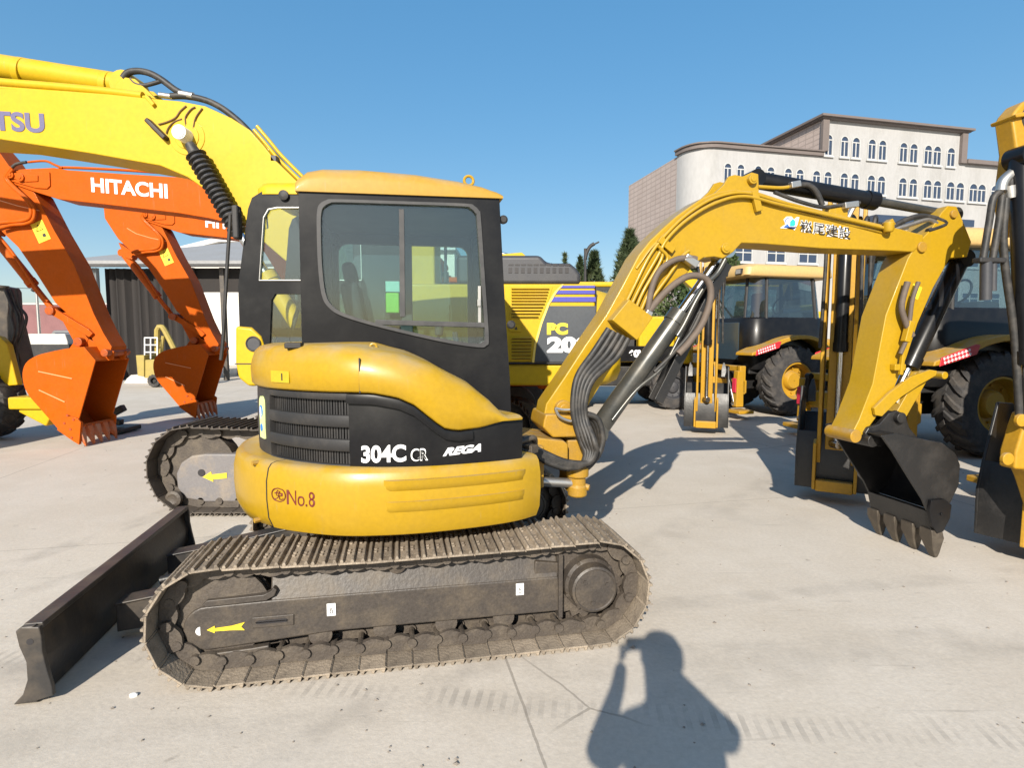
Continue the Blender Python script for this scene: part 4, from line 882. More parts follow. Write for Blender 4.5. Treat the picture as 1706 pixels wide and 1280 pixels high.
# ================================================================ the large bright yellow excavator behind the small one
PX, PY, PN = -1.6, 6.7, -1.4        # centre of swing; near side of the body at local y = PN
FP = Frame(PX, PY, 0)
def make_pc():
    T = thing('crawler_excavator', 'large bright yellow crawler excavator with violet stripes and PC 200 on its flank', 'excavator', (PX, PY, 0))
    px, pp, PO = FP.xz, FP.pt, FP.poly
    for sg in (-1, 1):
        yc = sg*1.12; tr = make_track(T, -1.44, 1.44, .45, .405, yc, .56, 45, SHOEK, SHOEK, sag=.04, grouser=.022, chain_w=.2)
        q = MB(); pr = PO([(292, 790), (300, 772), (318, 760), (340, 757), (560, 757), (560, 835), (340, 838), (308, 832), (294, 815)], -1.26)
        x1 = 1.25; pr = [(min(x, x1) if u < 500 else x1, z) for (x, z), u in zip(pr, (292, 300, 318, 340, 560, 560, 340, 308, 294))]
        q.prism(pr, yc-.13, yc+.13); fr = q.build('track_frame', FRAMEK, T, bevel=.02)
        if sg < 0:
            q = MB(); q.prism(PO([(338, 795), (352, 786), (353, 791), (378, 788), (378, 797), (355, 799), (356, 803)], yc-.13), yc-.136, yc-.131); q.build('arrow_sticker', YLAB, fr, label='yellow arrow sticker pointing left')
            x, z = px(336, 788, yc-.13); q = MB(); q.cyl((x, yc-.137, z), (x, yc-.129, z), .035); q.build('grease_port', BLKD, fr)
            x, z = px(296, 828, yc-.13); q = MB(); q.lathe([(.05, 0), (.075, .01), (.075, .05), (.05, .06), (.03, .05)], (x+.0, yc-.16, z), (0, -1, 0)); q.build('tension_roller', SHOEK, fr)
        for x in (-1.1, -.7, -.3, .1, .5, .9):
            q = MB(); q.cyl((x, yc-.12, .19), (x, yc+.12, .19), .075); q.build('roller', SHOEK, T)
        q = MB(); q.cyl((-1.44, yc-.08, .45), (-1.44, yc+.08, .45), .33, n=32); q.build('idler', SHOEK, T)
        q = MB(); q.cyl((1.44, yc-.08, .45), (1.44, yc+.08, .45), .33, n=32); q.cyl((1.44, yc-.2, .45), (1.44, yc+.2, .45), .2, n=24); q.build('sprocket', SHOEK, T)
    q = MB(); q.box(-.9, .9, -.9, .9, .45, .9); q.cyl((0, 0, .85), (0, 0, 1.16), .7, n=32); q.build('carbody', BLKS, T, bevel=.03)
    # deck and lower skirts
    y0, y1 = PN, 1.4
    xl = px(395, 600, y0)[0]; xr = px(1032, 560, y0)[0]+.07
    zs = px(900, 605, y0)[1]; zk = px(900, 643, y0)[1]
    q = MB(); q.box(-.9, xr-.35, y0+.02, y1-.02, zk+.0, zs-.01); q.build('deck', KOMY, T, bevel=.03)
    # front lower corner of the body: yellow box with a round lamp opening
    q = MB(); q.prism(PO([(393, 543), (420, 545), (436, 560), (444, 585), (446, 606), (446, 642), (415, 644), (398, 630), (393, 605)], y0), y0-.02, y0+.5); fb = q.build('corner_box', KOMY, T, bevel=.03, seg=3)
    x, z = px(424, 573, y0); q = MB(); q.cyl((x, y0-.026, z), (x, y0+.02, z), .062, n=28); lm = q.build('round_port', GREYK, fb)
    q = MB(); q.tube([(x+.064*math.cos(a), y0-.026, z+.064*math.sin(a)) for a in [2*math.pi*k/28 for k in range(28)]], .008, 8, loop=True); q.build('port_rim', BLKM, lm)
    q = MB(); q.box(px(393, 606, y0)[0]-.003, px(446, 606, y0)[0], y0-.023, y0+.1, z-.19, z-.18); q.build('panel_gap', BLKD, fb)
    # engine side
    hz = px(900, 473, y0)[1]
    q = MB(); q.box(px(640, 600, y0)[0], px(992, 500, y0)[0], y0, y1, zs, hz); eng = q.build('engine_housing', KOMY, T, bevel=.02)
    # counterweight with a big rounded corner
    xs = px(993, 500, y0)[0]
    def cwp(ins):
        r = .32; x1 = xr-ins; ya, yb_ = y0+ins, y1-ins
        return [(xs+.004, ya)]+[(x1-r+r*math.sin(R(a)), ya+r-r*math.cos(R(a))) for a in range(0, 91, 15)]+[(x1-r+r*math.cos(R(a)), yb_-r+r*math.sin(R(a))) for a in range(0, 91, 15)]+[(xs+.004, yb_)]
    ztop = hz-.01; zbot = zk-.01
    q = MB(); q.loft([[(x, y, z) for x, y in cwp(i)] for z, i in ((zbot, .10), (zbot+.05, .03), (zbot+.14, 0), (ztop-.32, 0), (ztop-.16, .04), (ztop-.05, .12), (ztop, .24))]); q.build('counterweight', KOMY, T, smooth=60)
    q = MB(); q.box(xs-.004, xs+.004, y0-.003, y0+.05, zs, hz-.02); q.build('panel_gap', BLKD, eng)
    q = MB(); q.box(px(845, 605, y0)[0], xr-.45, y0-.004, y0+.06, zs-.008, zs+.008); q.build('panel_gap', BLKD, eng)
    # louvres
    def louvre(pts, n, open_):
        (xa, za), (xb, zb_) = px(*pts[0], y0), px(*pts[1], y0); xc = px(pts[2][0], pts[2][1], y0)[0]
        q = MB(); q.prism([(xa, za), (xb, za), (xc, zb_), (xa, zb_)], y0-.006, y0+.002); pn = q.build('louvre_panel', KOMY, eng)
        for k in range(n):
            z = za+(zb_-za)*(k+.5)/n; xe = xb+(xc-xb)*(k+.5)/n; hh = abs(za-zb_)/n*.5
            dk = MB(); dk.box(xa+.02, xe-.03, y0-.008, y0-.004, z-hh*.55, z+hh*.25); dk.build('slot', mat('slot_brown', (.09, .055, .012), .6) if open_ else KOMY, pn)
            q = MB(); q.loft([[(x, y0-.006, z+hh*.3), (x, y0-.03, z+hh*.2), (x, y0-.03, z+hh*.05), (x, y0-.006, z+hh*.95)] for x in (xa+.015, xe-.025)]); q.build('slat', KOMY, pn)
    louvre(((849, 479), (920, 504), (913, 504)), 5, False)
    louvre(((849, 504), (913, 531), (900, 531)), 5, True)
    louvre(((849, 561), (891, 600), (889, 600)), 7, True)
    q = MB(); a = px(849, 540, y0); b = px(868, 553, y0); q.box(a[0], b[0], y0-.012, y0, b[1], a[1]); lk = q.build('latch_plate', KOMY, eng, bevel=.004)
    q = MB(); q.prism([(a[0]+.045, b[1]+.02), (a[0]+.075, b[1]+.02), (a[0]+.06, b[1]+.05)], y0-.015, y0-.0125); q.build('label_mark', BLKD, lk)
    # slate panel with yellow border, stripes, lettering
    def plate(pts, m, lift, name, par=eng, th=.004):
        q = MB(); q.prism(PO(pts, y0), y0-lift-th, y0-lift+.0005); return q.build(name, m, par)
    pl = plate([(890, 603), (894, 575), (903, 540), (914, 510), (992, 510), (992, 603)], GREYD, .006, 'side_door')
    plate([(886, 604), (890, 574), (900, 538), (912, 506), (924, 486), (936, 474), (939, 474), (928, 486), (915, 508), (903, 540), (893, 576), (890, 604)], mat('pale_yellow_edge', (.85, .62, .12), .4), .008, 'door_edge')
    for p_ in ([(934, 478), (936, 476), (991, 476), (991, 480), (932, 480)], [(926, 490), (930, 484), (991, 484), (991, 490)], [(917, 503), (923, 495), (992, 495), (992, 503)]):
        plate(p_, BLUE, .006, 'stripe')
    def tx(s_, u0, v0, u1, v1, m, bold):
        a = FP.pt(u0, v1, y0); b = FP.pt(u1, v0, y0)
        text('lettering', s_, m, pl, b.x-a.x, b.z-a.z, onface(a-Vec((0, .012, 0)), (1, 0, 0), (0, 0, 1), (0, -1, 0)), bold=bold)
    tx('PC', 911, 538, 946, 558, YLAB, .07); tx('200', 911, 561, 985, 588, WHT2, .06)
    # black hood over the engine, with slots
    hd = [(px(u, v, y0+.12)) for u, v in ((820, 425), (900, 425), (912, 438), (950, 438), (960, 446), (967, 456), (968, 474))]
    hd = [(px(760, 424, y0+.12)[0], hd[0][1])]+hd[1:]+[(px(760, 424, y0+.12)[0], hd[-1][1])]
    q = MB(); q.prism(hd, y0+.12, y1-.2); hdo = q.build('hood_cover', GREYK, T, bevel=.04, seg=3)
    for k in range(10):
        u = 847+k*10.5
        for v0, v1, wd_ in ((440, 442.5, 8.5), (446, 455, 6)):
            a, b = px(u, v1, y0+.12), px(u+wd_, v0, y0+.12); q = MB(); q.box(a[0], b[0], y0+.116, y0+.13, a[1], b[1]); q.build('vent_slot', BLKD, hdo)
    # ---- cab
    yc0, yc1 = y0, y0+1.0
    zr = px(450, 318, y0)[1]; xl = px(399, 545, y0)[0]; xlt = px(413, 345, y0)[0]; xrr = -1.6+1.55-PX*0
    xrr = px(672, 450, y0)[0]
    zcb = px(400, 545, y0)[1]
    out = [(xl, zcb-.45), (xl, zcb), (xlt, zr-.16), (xlt+.04, zr-.06), (xlt+.14, zr), (xrr, zr), (xrr, zcb-.45)]
    up = PO([(432, 468), (439, 362), (447, 348), (462, 345)], y0); up = up+[(xrr-.42, up[-1][1]), (xrr-.38, up[-1][1]-.06), (xrr-.38, up[0][1])]
    lo = PO([(449, 573), (452, 500), (458, 490)], y0); lo = lo+[(xrr-.40, lo[-1][1]), (xrr-.40, lo[0][1])]
    zmid = (up[0][1]+lo[2][1])/2
    oa = [(xl, zmid), (xlt, zr-.16), (xlt+.04, zr-.06), (xlt+.14, zr), (xrr, zr), (xrr, zmid)]
    ob = [(xl, zcb-.45), (xl, zcb), (xl+.002, zmid), (xrr, zmid), (xrr, zcb-.45)]
    q = MB(); q.ringy(oa, up, yc0, yc0+.05); q.ringy(ob, lo, yc0, yc0+.05)
    cb = q.build('cab', BLKP, T, bevel=.008)
    q = MB(); q.ringy([(x+(x-(-1))*0, z) for x, z in up], [(x*.985+.985*.0+(.015*(up[0][0]+up[-1][0])/2), z*.97+.03*(up[0][1]+up[2][1])/2) for x, z in up], yc0-.012, yc0+.02); q.build('window_trim', ZINC, cb, bevel=.004)
    for hl in (up, lo):
        q = MB(); q.prism(hl, yc0+.02, yc0+.026); q.build('window_pane', GLS, cb)
    q = MB()
    for h_ in (oa, ob): pass
    oful = [(xl, zcb-.45), (xl, zcb), (xlt, zr-.16), (xlt+.04, zr-.06), (xlt+.14, zr), (xrr, zr), (xrr, zcb-.45)]
    fh = rrect(xlt+.12, xrr-.15, zcb-.1, zr-.2, .06)
    q.ringy(oful, fh, yc1-.05, yc1); q.build('far_wall', BLKP, cb, bevel=.008)
    q = MB(); q.prism(fh, yc1-.03, yc1-.024); q.build('window_pane', GLS, cb)
    q = MB(); rw = rrect(yc0+.14, yc1-.14, 2.0, zr-.15, .06); q.ringy([(yc0+.051, zcb-.45), (yc1-.051, zcb-.45), (yc1-.051, zr-.02), (yc0+.051, zr-.02)], rw, 0, .05); q.v = [(xrr-.05+y, x, z) for x, y, z in q.v]; q.build('rear_wall', BLKP, cb, bevel=.008)
    q = MB(); q.box(xrr-.46, xrr-.38, yc0-.004, yc0+.04, zcb-.44, zr-.1); q.build('door_post', BLKM, cb, bevel=.01)
    q = MB(); q.loft([[(x, y, z) for x, y in rrect(xlt+.06+i, xrr-i, yc0-.01+i, yc1-i, .12)] for z, i in ((zr-.03, 0), (zr+.03, .0), (zr+.075, .03), (zr+.09, .12))]); q.build('cab_roof', KOMY, cb, smooth=50)
    q = MB(); x, z = px(474, 326, y0); q.lathe([(.03, 0), (.045, .01), (.045, .03), (.02, .04), (.01, .04)], (x, y0, z), (0, -1, 0), n=18); q.build('work_light', BLKM, cb)
    q = MB(); q.tube([pp(u, v, y0-.06) for u, v in ((400, 352), (385, 356), (383, 372), (378, 450), (372, 560), (368, 600))], .016, 8, 3); q.build('mirror_stay', BLKM, cb)
    q = MB(); a = pp(398, 352, y0-.05); q.obox(a-Vec((.02, 0, .10)), (.06, .10, .30)); q.build('mirror', BLKM, cb, bevel=.02)
    q = MB(); q.tube([pp(u, v, y0+.05) for u, v in ((440, 360), (444, 356), (446, 380), (441, 382), (440, 360))], .008, 6); q.build('grab_loop', BLKM, cb)
    q = MB(); q.obox((xrr-.75, y0+.5, zcb+.0), (.5, .5, .15)); q.obox((xrr-.5, y0+.5, zcb+.42), (.14, .48, .75), Matrix.Rotation(R(-8), 3, 'Y')); q.obox((xrr-.45, y0+.5, zcb+.92), (.1, .28, .2)); q.build('seat', SEATM, cb, bevel=.05)
    q = MB(); q.box(xl+.12, xl+.35, y0+.3, y0+.7, zcb-.4, zcb+.0); q.tube([(xl+.3, y0+.35, zcb-.2), (xl+.42, y0+.35, zcb+.2), (xl+.40, y0+.35, zcb+.4)], .02); q.tube([(xl+.3, y0+.6, zcb-.2), (xl+.42, y0+.6, zcb+.2), (xl+.40, y0+.6, zcb+.4)], .02); q.build('control_console', INT, cb, bevel=.02)
    # yellow box and rail behind the cab
    xa, xb = px(684, 395, y0+.1)[0], px(724, 395, y0+.1)[0]
    q = MB(); q.box(xa, xb, y0+.10, y0+.55, zs, px(700, 394, y0+.1)[1]); q.build('air_intake_box', KOMY, T, bevel=.02)
    q = MB(); q.tube([pp(u, v, y0+.2) for u, v in ((742, 470), (742, 410), (738, 400), (722, 398))], .014, 8, 4); q.build('hand_rail', GREYK, T)
    # ---- boom
    yb, bw = -.12-.27, .27
    c_ = .0
    n_ = yb
    bp = PO([(-500, 215), (-470, 172), (-120, 150), (0, 147), (60, 148), (113, 151), (180, 156), (246, 163), (300, 168), (341, 176), (385, 196), (416, 216), (440, 243), (457, 265), (500, 307), (545, 356), (590, 420), (600, 445), (590, 470), (560, 480), (520, 470), (470, 430), (430, 395), (386, 355), (356, 326), (312, 295), (267, 276), (148, 255), (0, 232), (-150, 222), (-470, 240), (-500, 235)], n_)
    q = MB(); q.prism(bp, yb, yb+2*bw); bo = q.build('boom', KOMY, T, bevel=.012, smooth=50)
    a = FP.pt(-151, 209, n_); b = FP.pt(76, 222, n_)
    ex = (b-a); wd = ex.length; h_ = FP.pt(50, 188, n_).z-FP.pt(50, 221, n_).z
    text('lettering', 'KOMATSU', PURP, bo, wd, h_, onface(a-Vec((0, .003, 0)), ex, (-.02, 0, 1), (0, -1, 0)), bold=.035)
    q = MB()
    for k, (u, v, r_) in enumerate(((312, 228, .19), (312, 228, .13))): x, z = px(u, v, n_); q.cyl((x, n_-.008*(k+1), z), (x, n_+.01, z), r_, n=40)
    q.build('pivot_boss', KOMY, bo, bevel=.005)
    q = MB(); q.cyl((x, n_-.16, z), (x, n_, z), .075, n=32); q.cyl((x, n_-.17, z), (x, n_-.16, z), .06, n=28)
    for k in range(3): a_ = R(30+120*k); q.cyl((x+.03*math.cos(a_), n_-.18, z+.03*math.sin(a_)), (x+.03*math.cos(a_), n_-.17, z+.03*math.sin(a_)), .008, n=6)
    q.build('pivot_pin', WHITE, bo, bevel=.006)
    for u, v in ((236, 160), (414, 212)): pass
    # clamp, wires on the flank
    q = MB(); a, b = FP.pt(246, 200, n_-.03), FP.pt(278, 232, n_-.03); q.bar(a, b, .05, .10, up=(0, 1, 0)); q.build('bracket', mat('brown_black_bracket', (.03, .018, .012), .5), bo, bevel=.015)
    for pts in ([(264, 207), (278, 203), (292, 196), (300, 185), (310, 176)], [(310, 210), (309, 195), (318, 182), (325, 178)], [(277, 222), (281, 212), (290, 203), (303, 198)], [(322, 214), (326, 196), (337, 180)]):
        q = MB(); q.tube([FP.pt(u, v, n_-.01) for u, v in pts], .008, 6, 4); q.build('wire', mat('brown_wire', (.12, .06, .02), .5), bo)
    # lift cylinder in a black bellows beside the boom
    yy = n_-.12
    a, b = FP.pt(316, 240, yy), FP.pt(402, 392, yy); d = (b-a).normalized(); L_ = (b-a).length; prof = [(.05, 0), (.06, .08)]; k = 0; s_ = .10
    while s_ < L_-.05: prof += [(.062, s_), (.105, s_+.028), (.108, s_+.034), (.062, s_+.052)]; s_ += .056
    prof += [(.07, L_-.03), (.05, L_)]
    q = MB(); q.lathe(prof, a, d, n=28); be = q.build('cylinder_bellows', HOSE, T, smooth=25)
    cylinder_ram(T, FP.pt(560, 640, yy), b, .75, .09, .05, KOMY, CHROME, name='boom_cylinder', eye=False)
    q = MB()
    for s_ in [.10+.056*k+.053 for k in range(int((L_-.2)/.056))]: p = a+d*s_; m = rot_to(d); q.tube([p+m @ Vec((.068*math.cos(t), .068*math.sin(t), 0)) for t in [2*math.pi*k/20 for k in range(20)]], .006, 5, loop=True)
    q.build('bellows_rings', mat('grey_ring', (.3, .3, .32), .4), be)
    # stick cylinder above the boom
    cylinder_ram(T, FP.pt(216, 146, yb+bw), FP.pt(-500, 33, yb+bw), .72, .135, .075, KOMY, CHROME, name='stick_cylinder')
    for u in (40, 183):
        v = 121+(u-43)*.16; a = FP.pt(u, v, yb+bw); dd = (FP.pt(-500, 33, yb+bw)-FP.pt(216, 146, yb+bw)).normalized(); q = MB(); q.cyl(a-dd*.04, a+dd*.04, .152, n=28); q.build('clamp_band', KOMY, T, bevel=.01)
    lg = PO([(190, 158), (196, 138), (206, 129), (226, 132), (246, 150), (262, 166)], n_+.1)
    for y_ in (n_+.08, n_+.40): q = MB(); q.prism(lg, y_, y_+.05); q.build('cylinder_lug', KOMY, bo, bevel=.008)
    for pts, r_ in (([(-100, 128), (0, 137), (120, 147), (190, 154), (238, 160)], .045), ([(-100, 140), (0, 147), (120, 155), (250, 163)], .022), ([(-100, 146), (100, 152), (210, 159)], .016)):
        q = MB(); q.tube([FP.pt(u, v, n_+.06) for u, v in pts], r_, 10, 4); q.build('steel_pipe', KOMY, bo, smooth=60)
    for pts, r_, m in (([(205, 130), (213, 121), (230, 118), (250, 122), (270, 133), (290, 148), (304, 156)], .034, HOSE), ([(218, 131), (226, 139), (240, 142), (258, 138), (270, 134)], .022, HOSE), ([(285, 160), (310, 160), (340, 166), (365, 177), (390, 195), (412, 216), (428, 237), (438, 250)], .034, HOSE), ([(300, 156), (322, 160)], .04, ZINC), ([(266, 158), (288, 161)], .03, ZINC), ([(430, 238), (446, 254)], .035, WHITE)):
        q = MB(); q.tube([FP.pt(u, v, n_+.10) for u, v in pts], r_, 10, 6); q.build('hose' if m is HOSE else 'hose_fitting', m, T, smooth=60)
    for k in range(3):
        q = MB(); q.tube([FP.pt(u+5*k, v-6*k, n_+.06+.04*k) for u, v in ((418, 222), (440, 248), (460, 272), (500, 312))], .02, 8, 4); q.build('steel_pipe', KOMY, bo, smooth=60)
    q = MB(); a = FP.pt(458, 266, n_+.05); q.obox(a, (.07, .10, .07)); q.build('pipe_clip', GREYK, bo, bevel=.01)
    q = MB(); a, b = FP.pt(244, 160, n_-.01), FP.pt(258, 176, n_-.01); q.bar(a, b, .04, .06, up=(0, 1, 0)); q.build('pipe_clip', KOMY, bo, bevel=.008)
    # stick beyond the left edge of the view
    sp_ = PO([(-515, 15), (-485, 20), (-455, 190), (-470, 270), (-495, 580), (-520, 580), (-550, 260), (-540, 150)], n_+.08)
    q = MB(); q.prism(sp_, n_+.08, n_+.46); q.build('stick', KOMY, T, bevel=.012)
    q = MB(); zt_ = 1.95; x0_ = -9.75-PX
    pr = [(x0_, 1.9), (x0_+.45, 2.0), (x0_+1.35, 1.55), (x0_+1.45, .55), (x0_+1.1, .12), (x0_+.45, .25), (x0_+.05, .9)]
    for y_ in (-.62, .60): q.prism(pr, y_, y_+.03)
    q.prism(pr[2:]+[(x0_+.1, .95), (x0_+.47, .31), (x0_+1.08, .18), (x0_+1.39, .57), (x0_+1.30, 1.53)][0:5], -.615, .625); q.build('bucket', KOMY, T, bevel=.01)
    q = MB(); q.prism([(x0_+.2, 1.6), (x0_+.6, 1.6), (x0_+.45, 2.5), (x0_+.15, 2.5)], -.2, .2); q.build('bucket_link', KOMY, T, bevel=.01)
    return T
make_pc()
# ================================================================ two orange excavators further back
FH = Frame(-3.2, 9.35, 0)
def make_orange(label):
    T = thing('crawler_excavator', label, 'excavator', (FH.x, FH.y, 0), 0, 'orange excavators with buckets lowered')
    px, pp, PO = FH.xz, FH.pt, FH.poly
    yn = -.40                                            # near face of the boom (world y 8.95)
    excavator_body(T, Matrix.Translation((1.9, 0, 0)), ORNG, tail=2.2)
    bp = PO([(13, 288), (18, 283), (45, 281), (89, 279), (113, 283), (200, 289), (297, 295), (375, 305), (440, 340), (510, 420), (560, 500), (560, 525), (530, 540), (490, 500), (440, 420), (400, 376), (350, 364), (297, 355), (178, 341), (98, 332), (59, 320), (20, 306), (12, 298)], yn)
    q = MB(); q.prism(bp, yn, yn+.42); bo = q.build('boom', ORNG, T, bevel=.012, smooth=50)
    # end plate with boss
    q = MB(); q.prism(PO([(14, 290), (20, 285), (84, 287), (85, 310), (80, 315), (62, 314), (18, 302)], yn), yn-.02, yn+.001); ep = q.build('end_plate', ORNG, bo, bevel=.008)
    q = MB(); q.prism(PO([(20, 288), (46, 290), (66, 293), (66, 303), (46, 304), (22, 298)], yn), yn-.035, yn-.018); q.build('boss_plate', ORNG, ep, bevel=.008)
    for u, v, r_ in ((38, 297, .06), (22, 293, .05)):
        x, z = px(u, v, yn); q = MB(); q.cyl((x, yn-.06, z), (x, yn-.03, z), r_, n=24); q.cyl((x, yn-.07, z), (x, yn-.06, z), r_*.45, n=12); q.build('pivot_pin', ORNG, ep, bevel=.006)
    a, b = FH.pt(153, 320, yn), FH.pt(280, 331, yn); ex = b-a; hh = FH.pt(200, 300, yn).z-FH.pt(200, 324.5, yn).z
    text('lettering', 'HITACHI', WHT2, bo, ex.length, hh, onface(a-Vec((0, .003, 0)), ex, (.0, 0, 1), (0, -1, 0)), bold=.03)
    q = MB(); q.tube([FH.pt(u, v, yn+.05) for u, v in ((100, 281), (110, 279), (200, 283), (290, 290), (380, 303))], .022, 8, 4); q.build('steel_pipe', ORNG, bo, smooth=60)
    q = MB(); q.tube([FH.pt(u, v, yn+.03) for u, v in ((47, 270), (75, 268), (90, 274), (104, 280))], .018, 8, 4); q.build('steel_pipe', ORNG, bo, smooth=60)
    for pts, m, r_ in (([(20, 279), (28, 273), (44, 270)], HOSE, .022), ([(20, 279), (12, 290), (10, 298), (22, 312), (40, 328), (51, 345), (50, 362), (38, 368), (18, 370), (0, 372), (-10, 376)], ORNG, .028), ([(22, 282), (14, 292), (14, 300), (28, 315), (46, 332), (57, 348), (55, 366), (42, 373), (20, 375), (0, 380)], ORNG, .024)):
        q = MB(); q.tube([FH.pt(u, v, yn-.05) for u, v in pts], r_, 9, 5); q.build('hose', m, T, smooth=60)
    # stick
    sn = yn+.03
    sp_ = PO([(-36, 215), (-18, 235), (2, 258), (14, 275), (35, 300), (58, 322), (90, 384), (123, 440), (156, 523), (172, 555), (186, 578), (182, 594), (168, 590), (150, 560), (120, 530), (92, 505), (60, 455), (30, 412), (2, 385), (-40, 345), (-70, 300), (-75, 260), (-60, 225)], sn)
    q = MB(); q.prism(sp_, sn, sn+.36); st = q.build('stick', ORNG, T, bevel=.01, smooth=50)
    q = MB(); q.tube([FH.pt(u, v, sn-.002) for u, v in ((-20, 322), (0, 334), (30, 343), (66, 351))], .008, 6); q.build('weld_line', mat('pale_orange_weld', (.75, .3, .12), .5), st)
    c_ = FH.pt(68, 386, sn); q = MB(); q.obox(c_-Vec((0, .002, 0)), (.20, .006, .31), Matrix.Rotation(R(-22), 3, 'Y')); lab = q.build('warning_label', YLAB, st)
    rt = Matrix.Rotation(R(-22), 3, 'Y')
    q = MB(); tri = [Vec((.06*math.sin(a), -.008, .05+.06*math.cos(a))) for a in [2*math.pi*k/3 for k in range(3)]]; q.tube([c_+rt @ p for p in tri], .006, 5, loop=True); q.build('label_mark', BLKD, lab)
    q = MB(); q.obox(c_+rt @ Vec((.03, -.006, -.07)), (.05, .003, .05), rt); q.build('label_mark', BLKD, lab)
    cylinder_ram(T, pp(-22, 378, sn+.18), pp(89, 517, sn+.18), .70, .075, .045, ORNG, ORNG, name='bucket_cylinder')
    q = MB(); q.prism(PO([(-45, 352), (-30, 385), (-18, 390), (-12, 380), (5, 385)], sn), sn+.08, sn+.28); q.build('cylinder_lug', ORNG, st, bevel=.008)
    q = MB(); q.tube([FH.pt(u, v, sn+.10) for u, v in ((-10, 385), (20, 420), (60, 480), (80, 502))], .022, 8, 3); q.build('steel_pipe', ORNG, T)
    for y_ in (sn-.05, sn+.36):
        q = MB(); q.prism(PO([(82, 512), (90, 510), (100, 518), (150, 548), (158, 556), (152, 562), (95, 528), (84, 522)], sn), y_, y_+.05); q.build('bucket_link', ORNG, T, bevel=.008)
        q = MB(); q.prism(PO([(96, 522), (112, 520), (146, 565), (143, 577), (128, 580), (120, 566)], sn), y_+(.06 if y_ < sn+.1 else -.06), y_+(.11 if y_ < sn+.1 else -.01)); q.build('bucket_link', ORNG, T, bevel=.008)
    for u, v, r_ in ((89, 518, .07), (136, 570, .07), (180, 588, .06)):
        x, z = px(u, v, sn); q = MB(); q.cyl((x, sn-.09, z), (x, sn+.45, z), r_, n=24); q.build('link_pin', mat('greasy_orange_paint', (.40, .07, .004), .35, dirt=(.03, .018, .01), amt=.95, scale=9), T, bevel=.008)
    # bucket
    nb, fb = -.62, .16
    fp = PO([(110, 581), (140, 578), (159, 601), (148, 640), (131, 700), (137, 704), (134, 741), (118, 731), (98, 717), (70, 685), (45, 655), (37, 628), (42, 606), (60, 593), (85, 586)], nb)
    arc = [(p.x, p.z) for p in crom([(a, 0, b) for a, b in fp[8:]+fp[:1]], 4)]
    fp = fp[1:8]+arc
    bk = MB(); bk.prism(fp, nb, nb+.025); bk.prism(fp, fb-.025, fb)
    outer = PO([(132, 712), (116, 724)], nb)+arc+[fp[0], fp[1]]
    cx_, cz_ = sum(p[0] for p in fp)/len(fp), sum(p[1] for p in fp)/len(fp)
    inner = [(x+(cx_-x)*.05, z+(cz_-z)*.05) for x, z in outer]
    bk.prism(outer+inner[::-1], nb+.003, fb-.003)
    bo2 = bk.build('bucket', ORNG, T, bevel=.008, smooth=40)
    for pts in ([(64, 619), (120, 631)], [(65, 650), (108, 670)]):
        q = MB(); q.bar(*[FH.pt(u, v, nb-.006) for u, v in pts], .012, .014); q.build('wear_rib', mat('pale_orange_weld', (.75, .3, .12), .5), bo2)
    q = MB(); q.prism(PO([(113, 692), (131, 697), (137, 704), (134, 741), (124, 735), (97, 716), (104, 705)], nb), nb-.03, nb-.001); sc_ = q.build('side_cutter', ORNG, bo2, bevel=.006)
    for u, v in ((115, 692), (125, 699), (120, 715), (110, 705), (122, 729)):
        x, z = px(u, v, nb); q = MB(); q.cyl((x, nb-.038, z), (x, nb-.03, z), .018, n=8); q.build('bolt', mat('dark_orange', (.3, .05, .01), .5), sc_)
    for y_ in (sn+.02, sn+.30):
        q = MB(); q.prism(PO([(112, 583), (124, 566), (140, 562), (170, 577), (188, 586), (186, 600), (165, 603), (140, 590)], sn), y_, y_+.04); q.build('bucket_ear', ORNG, bo2, bevel=.008)
    tip = fp[5]; root = PO([(127, 712)], nb)[0]
    for k in range(5):
        y = nb+.05+k*(fb-nb-.1)/4; secs = []
        for t_, wy, wx in ((0, .055, .055), (.4, .045, .045), (.75, .026, .026), (1, .018, .008)):
            X = root[0]+(tip[0]+.055-root[0])*t_; Z = root[1]+(.006-root[1])*t_
            secs.append([(X-wx, y-wy, Z), (X+wx, y-wy, Z), (X+wx, y+wy, Z), (X-wx, y+wy, Z)])
        q = MB(); q.loft(secs); q.build('tooth', mat('orange_worn_tooth', (.45, .10, .02), .45, dirt=(.3, .2, .14), amt=.8, scale=6), bo2, bevel=.008)
    return T
H1 = make_orange('orange excavator with white lettering on its boom, its big bucket nearest the left edge')
H2 = copy_tree(H1); H2.location = (FH.x+.22, FH.y+2.85, 0)
H2['label'] = 'second orange excavator, further back, its bucket just left of the small excavator'
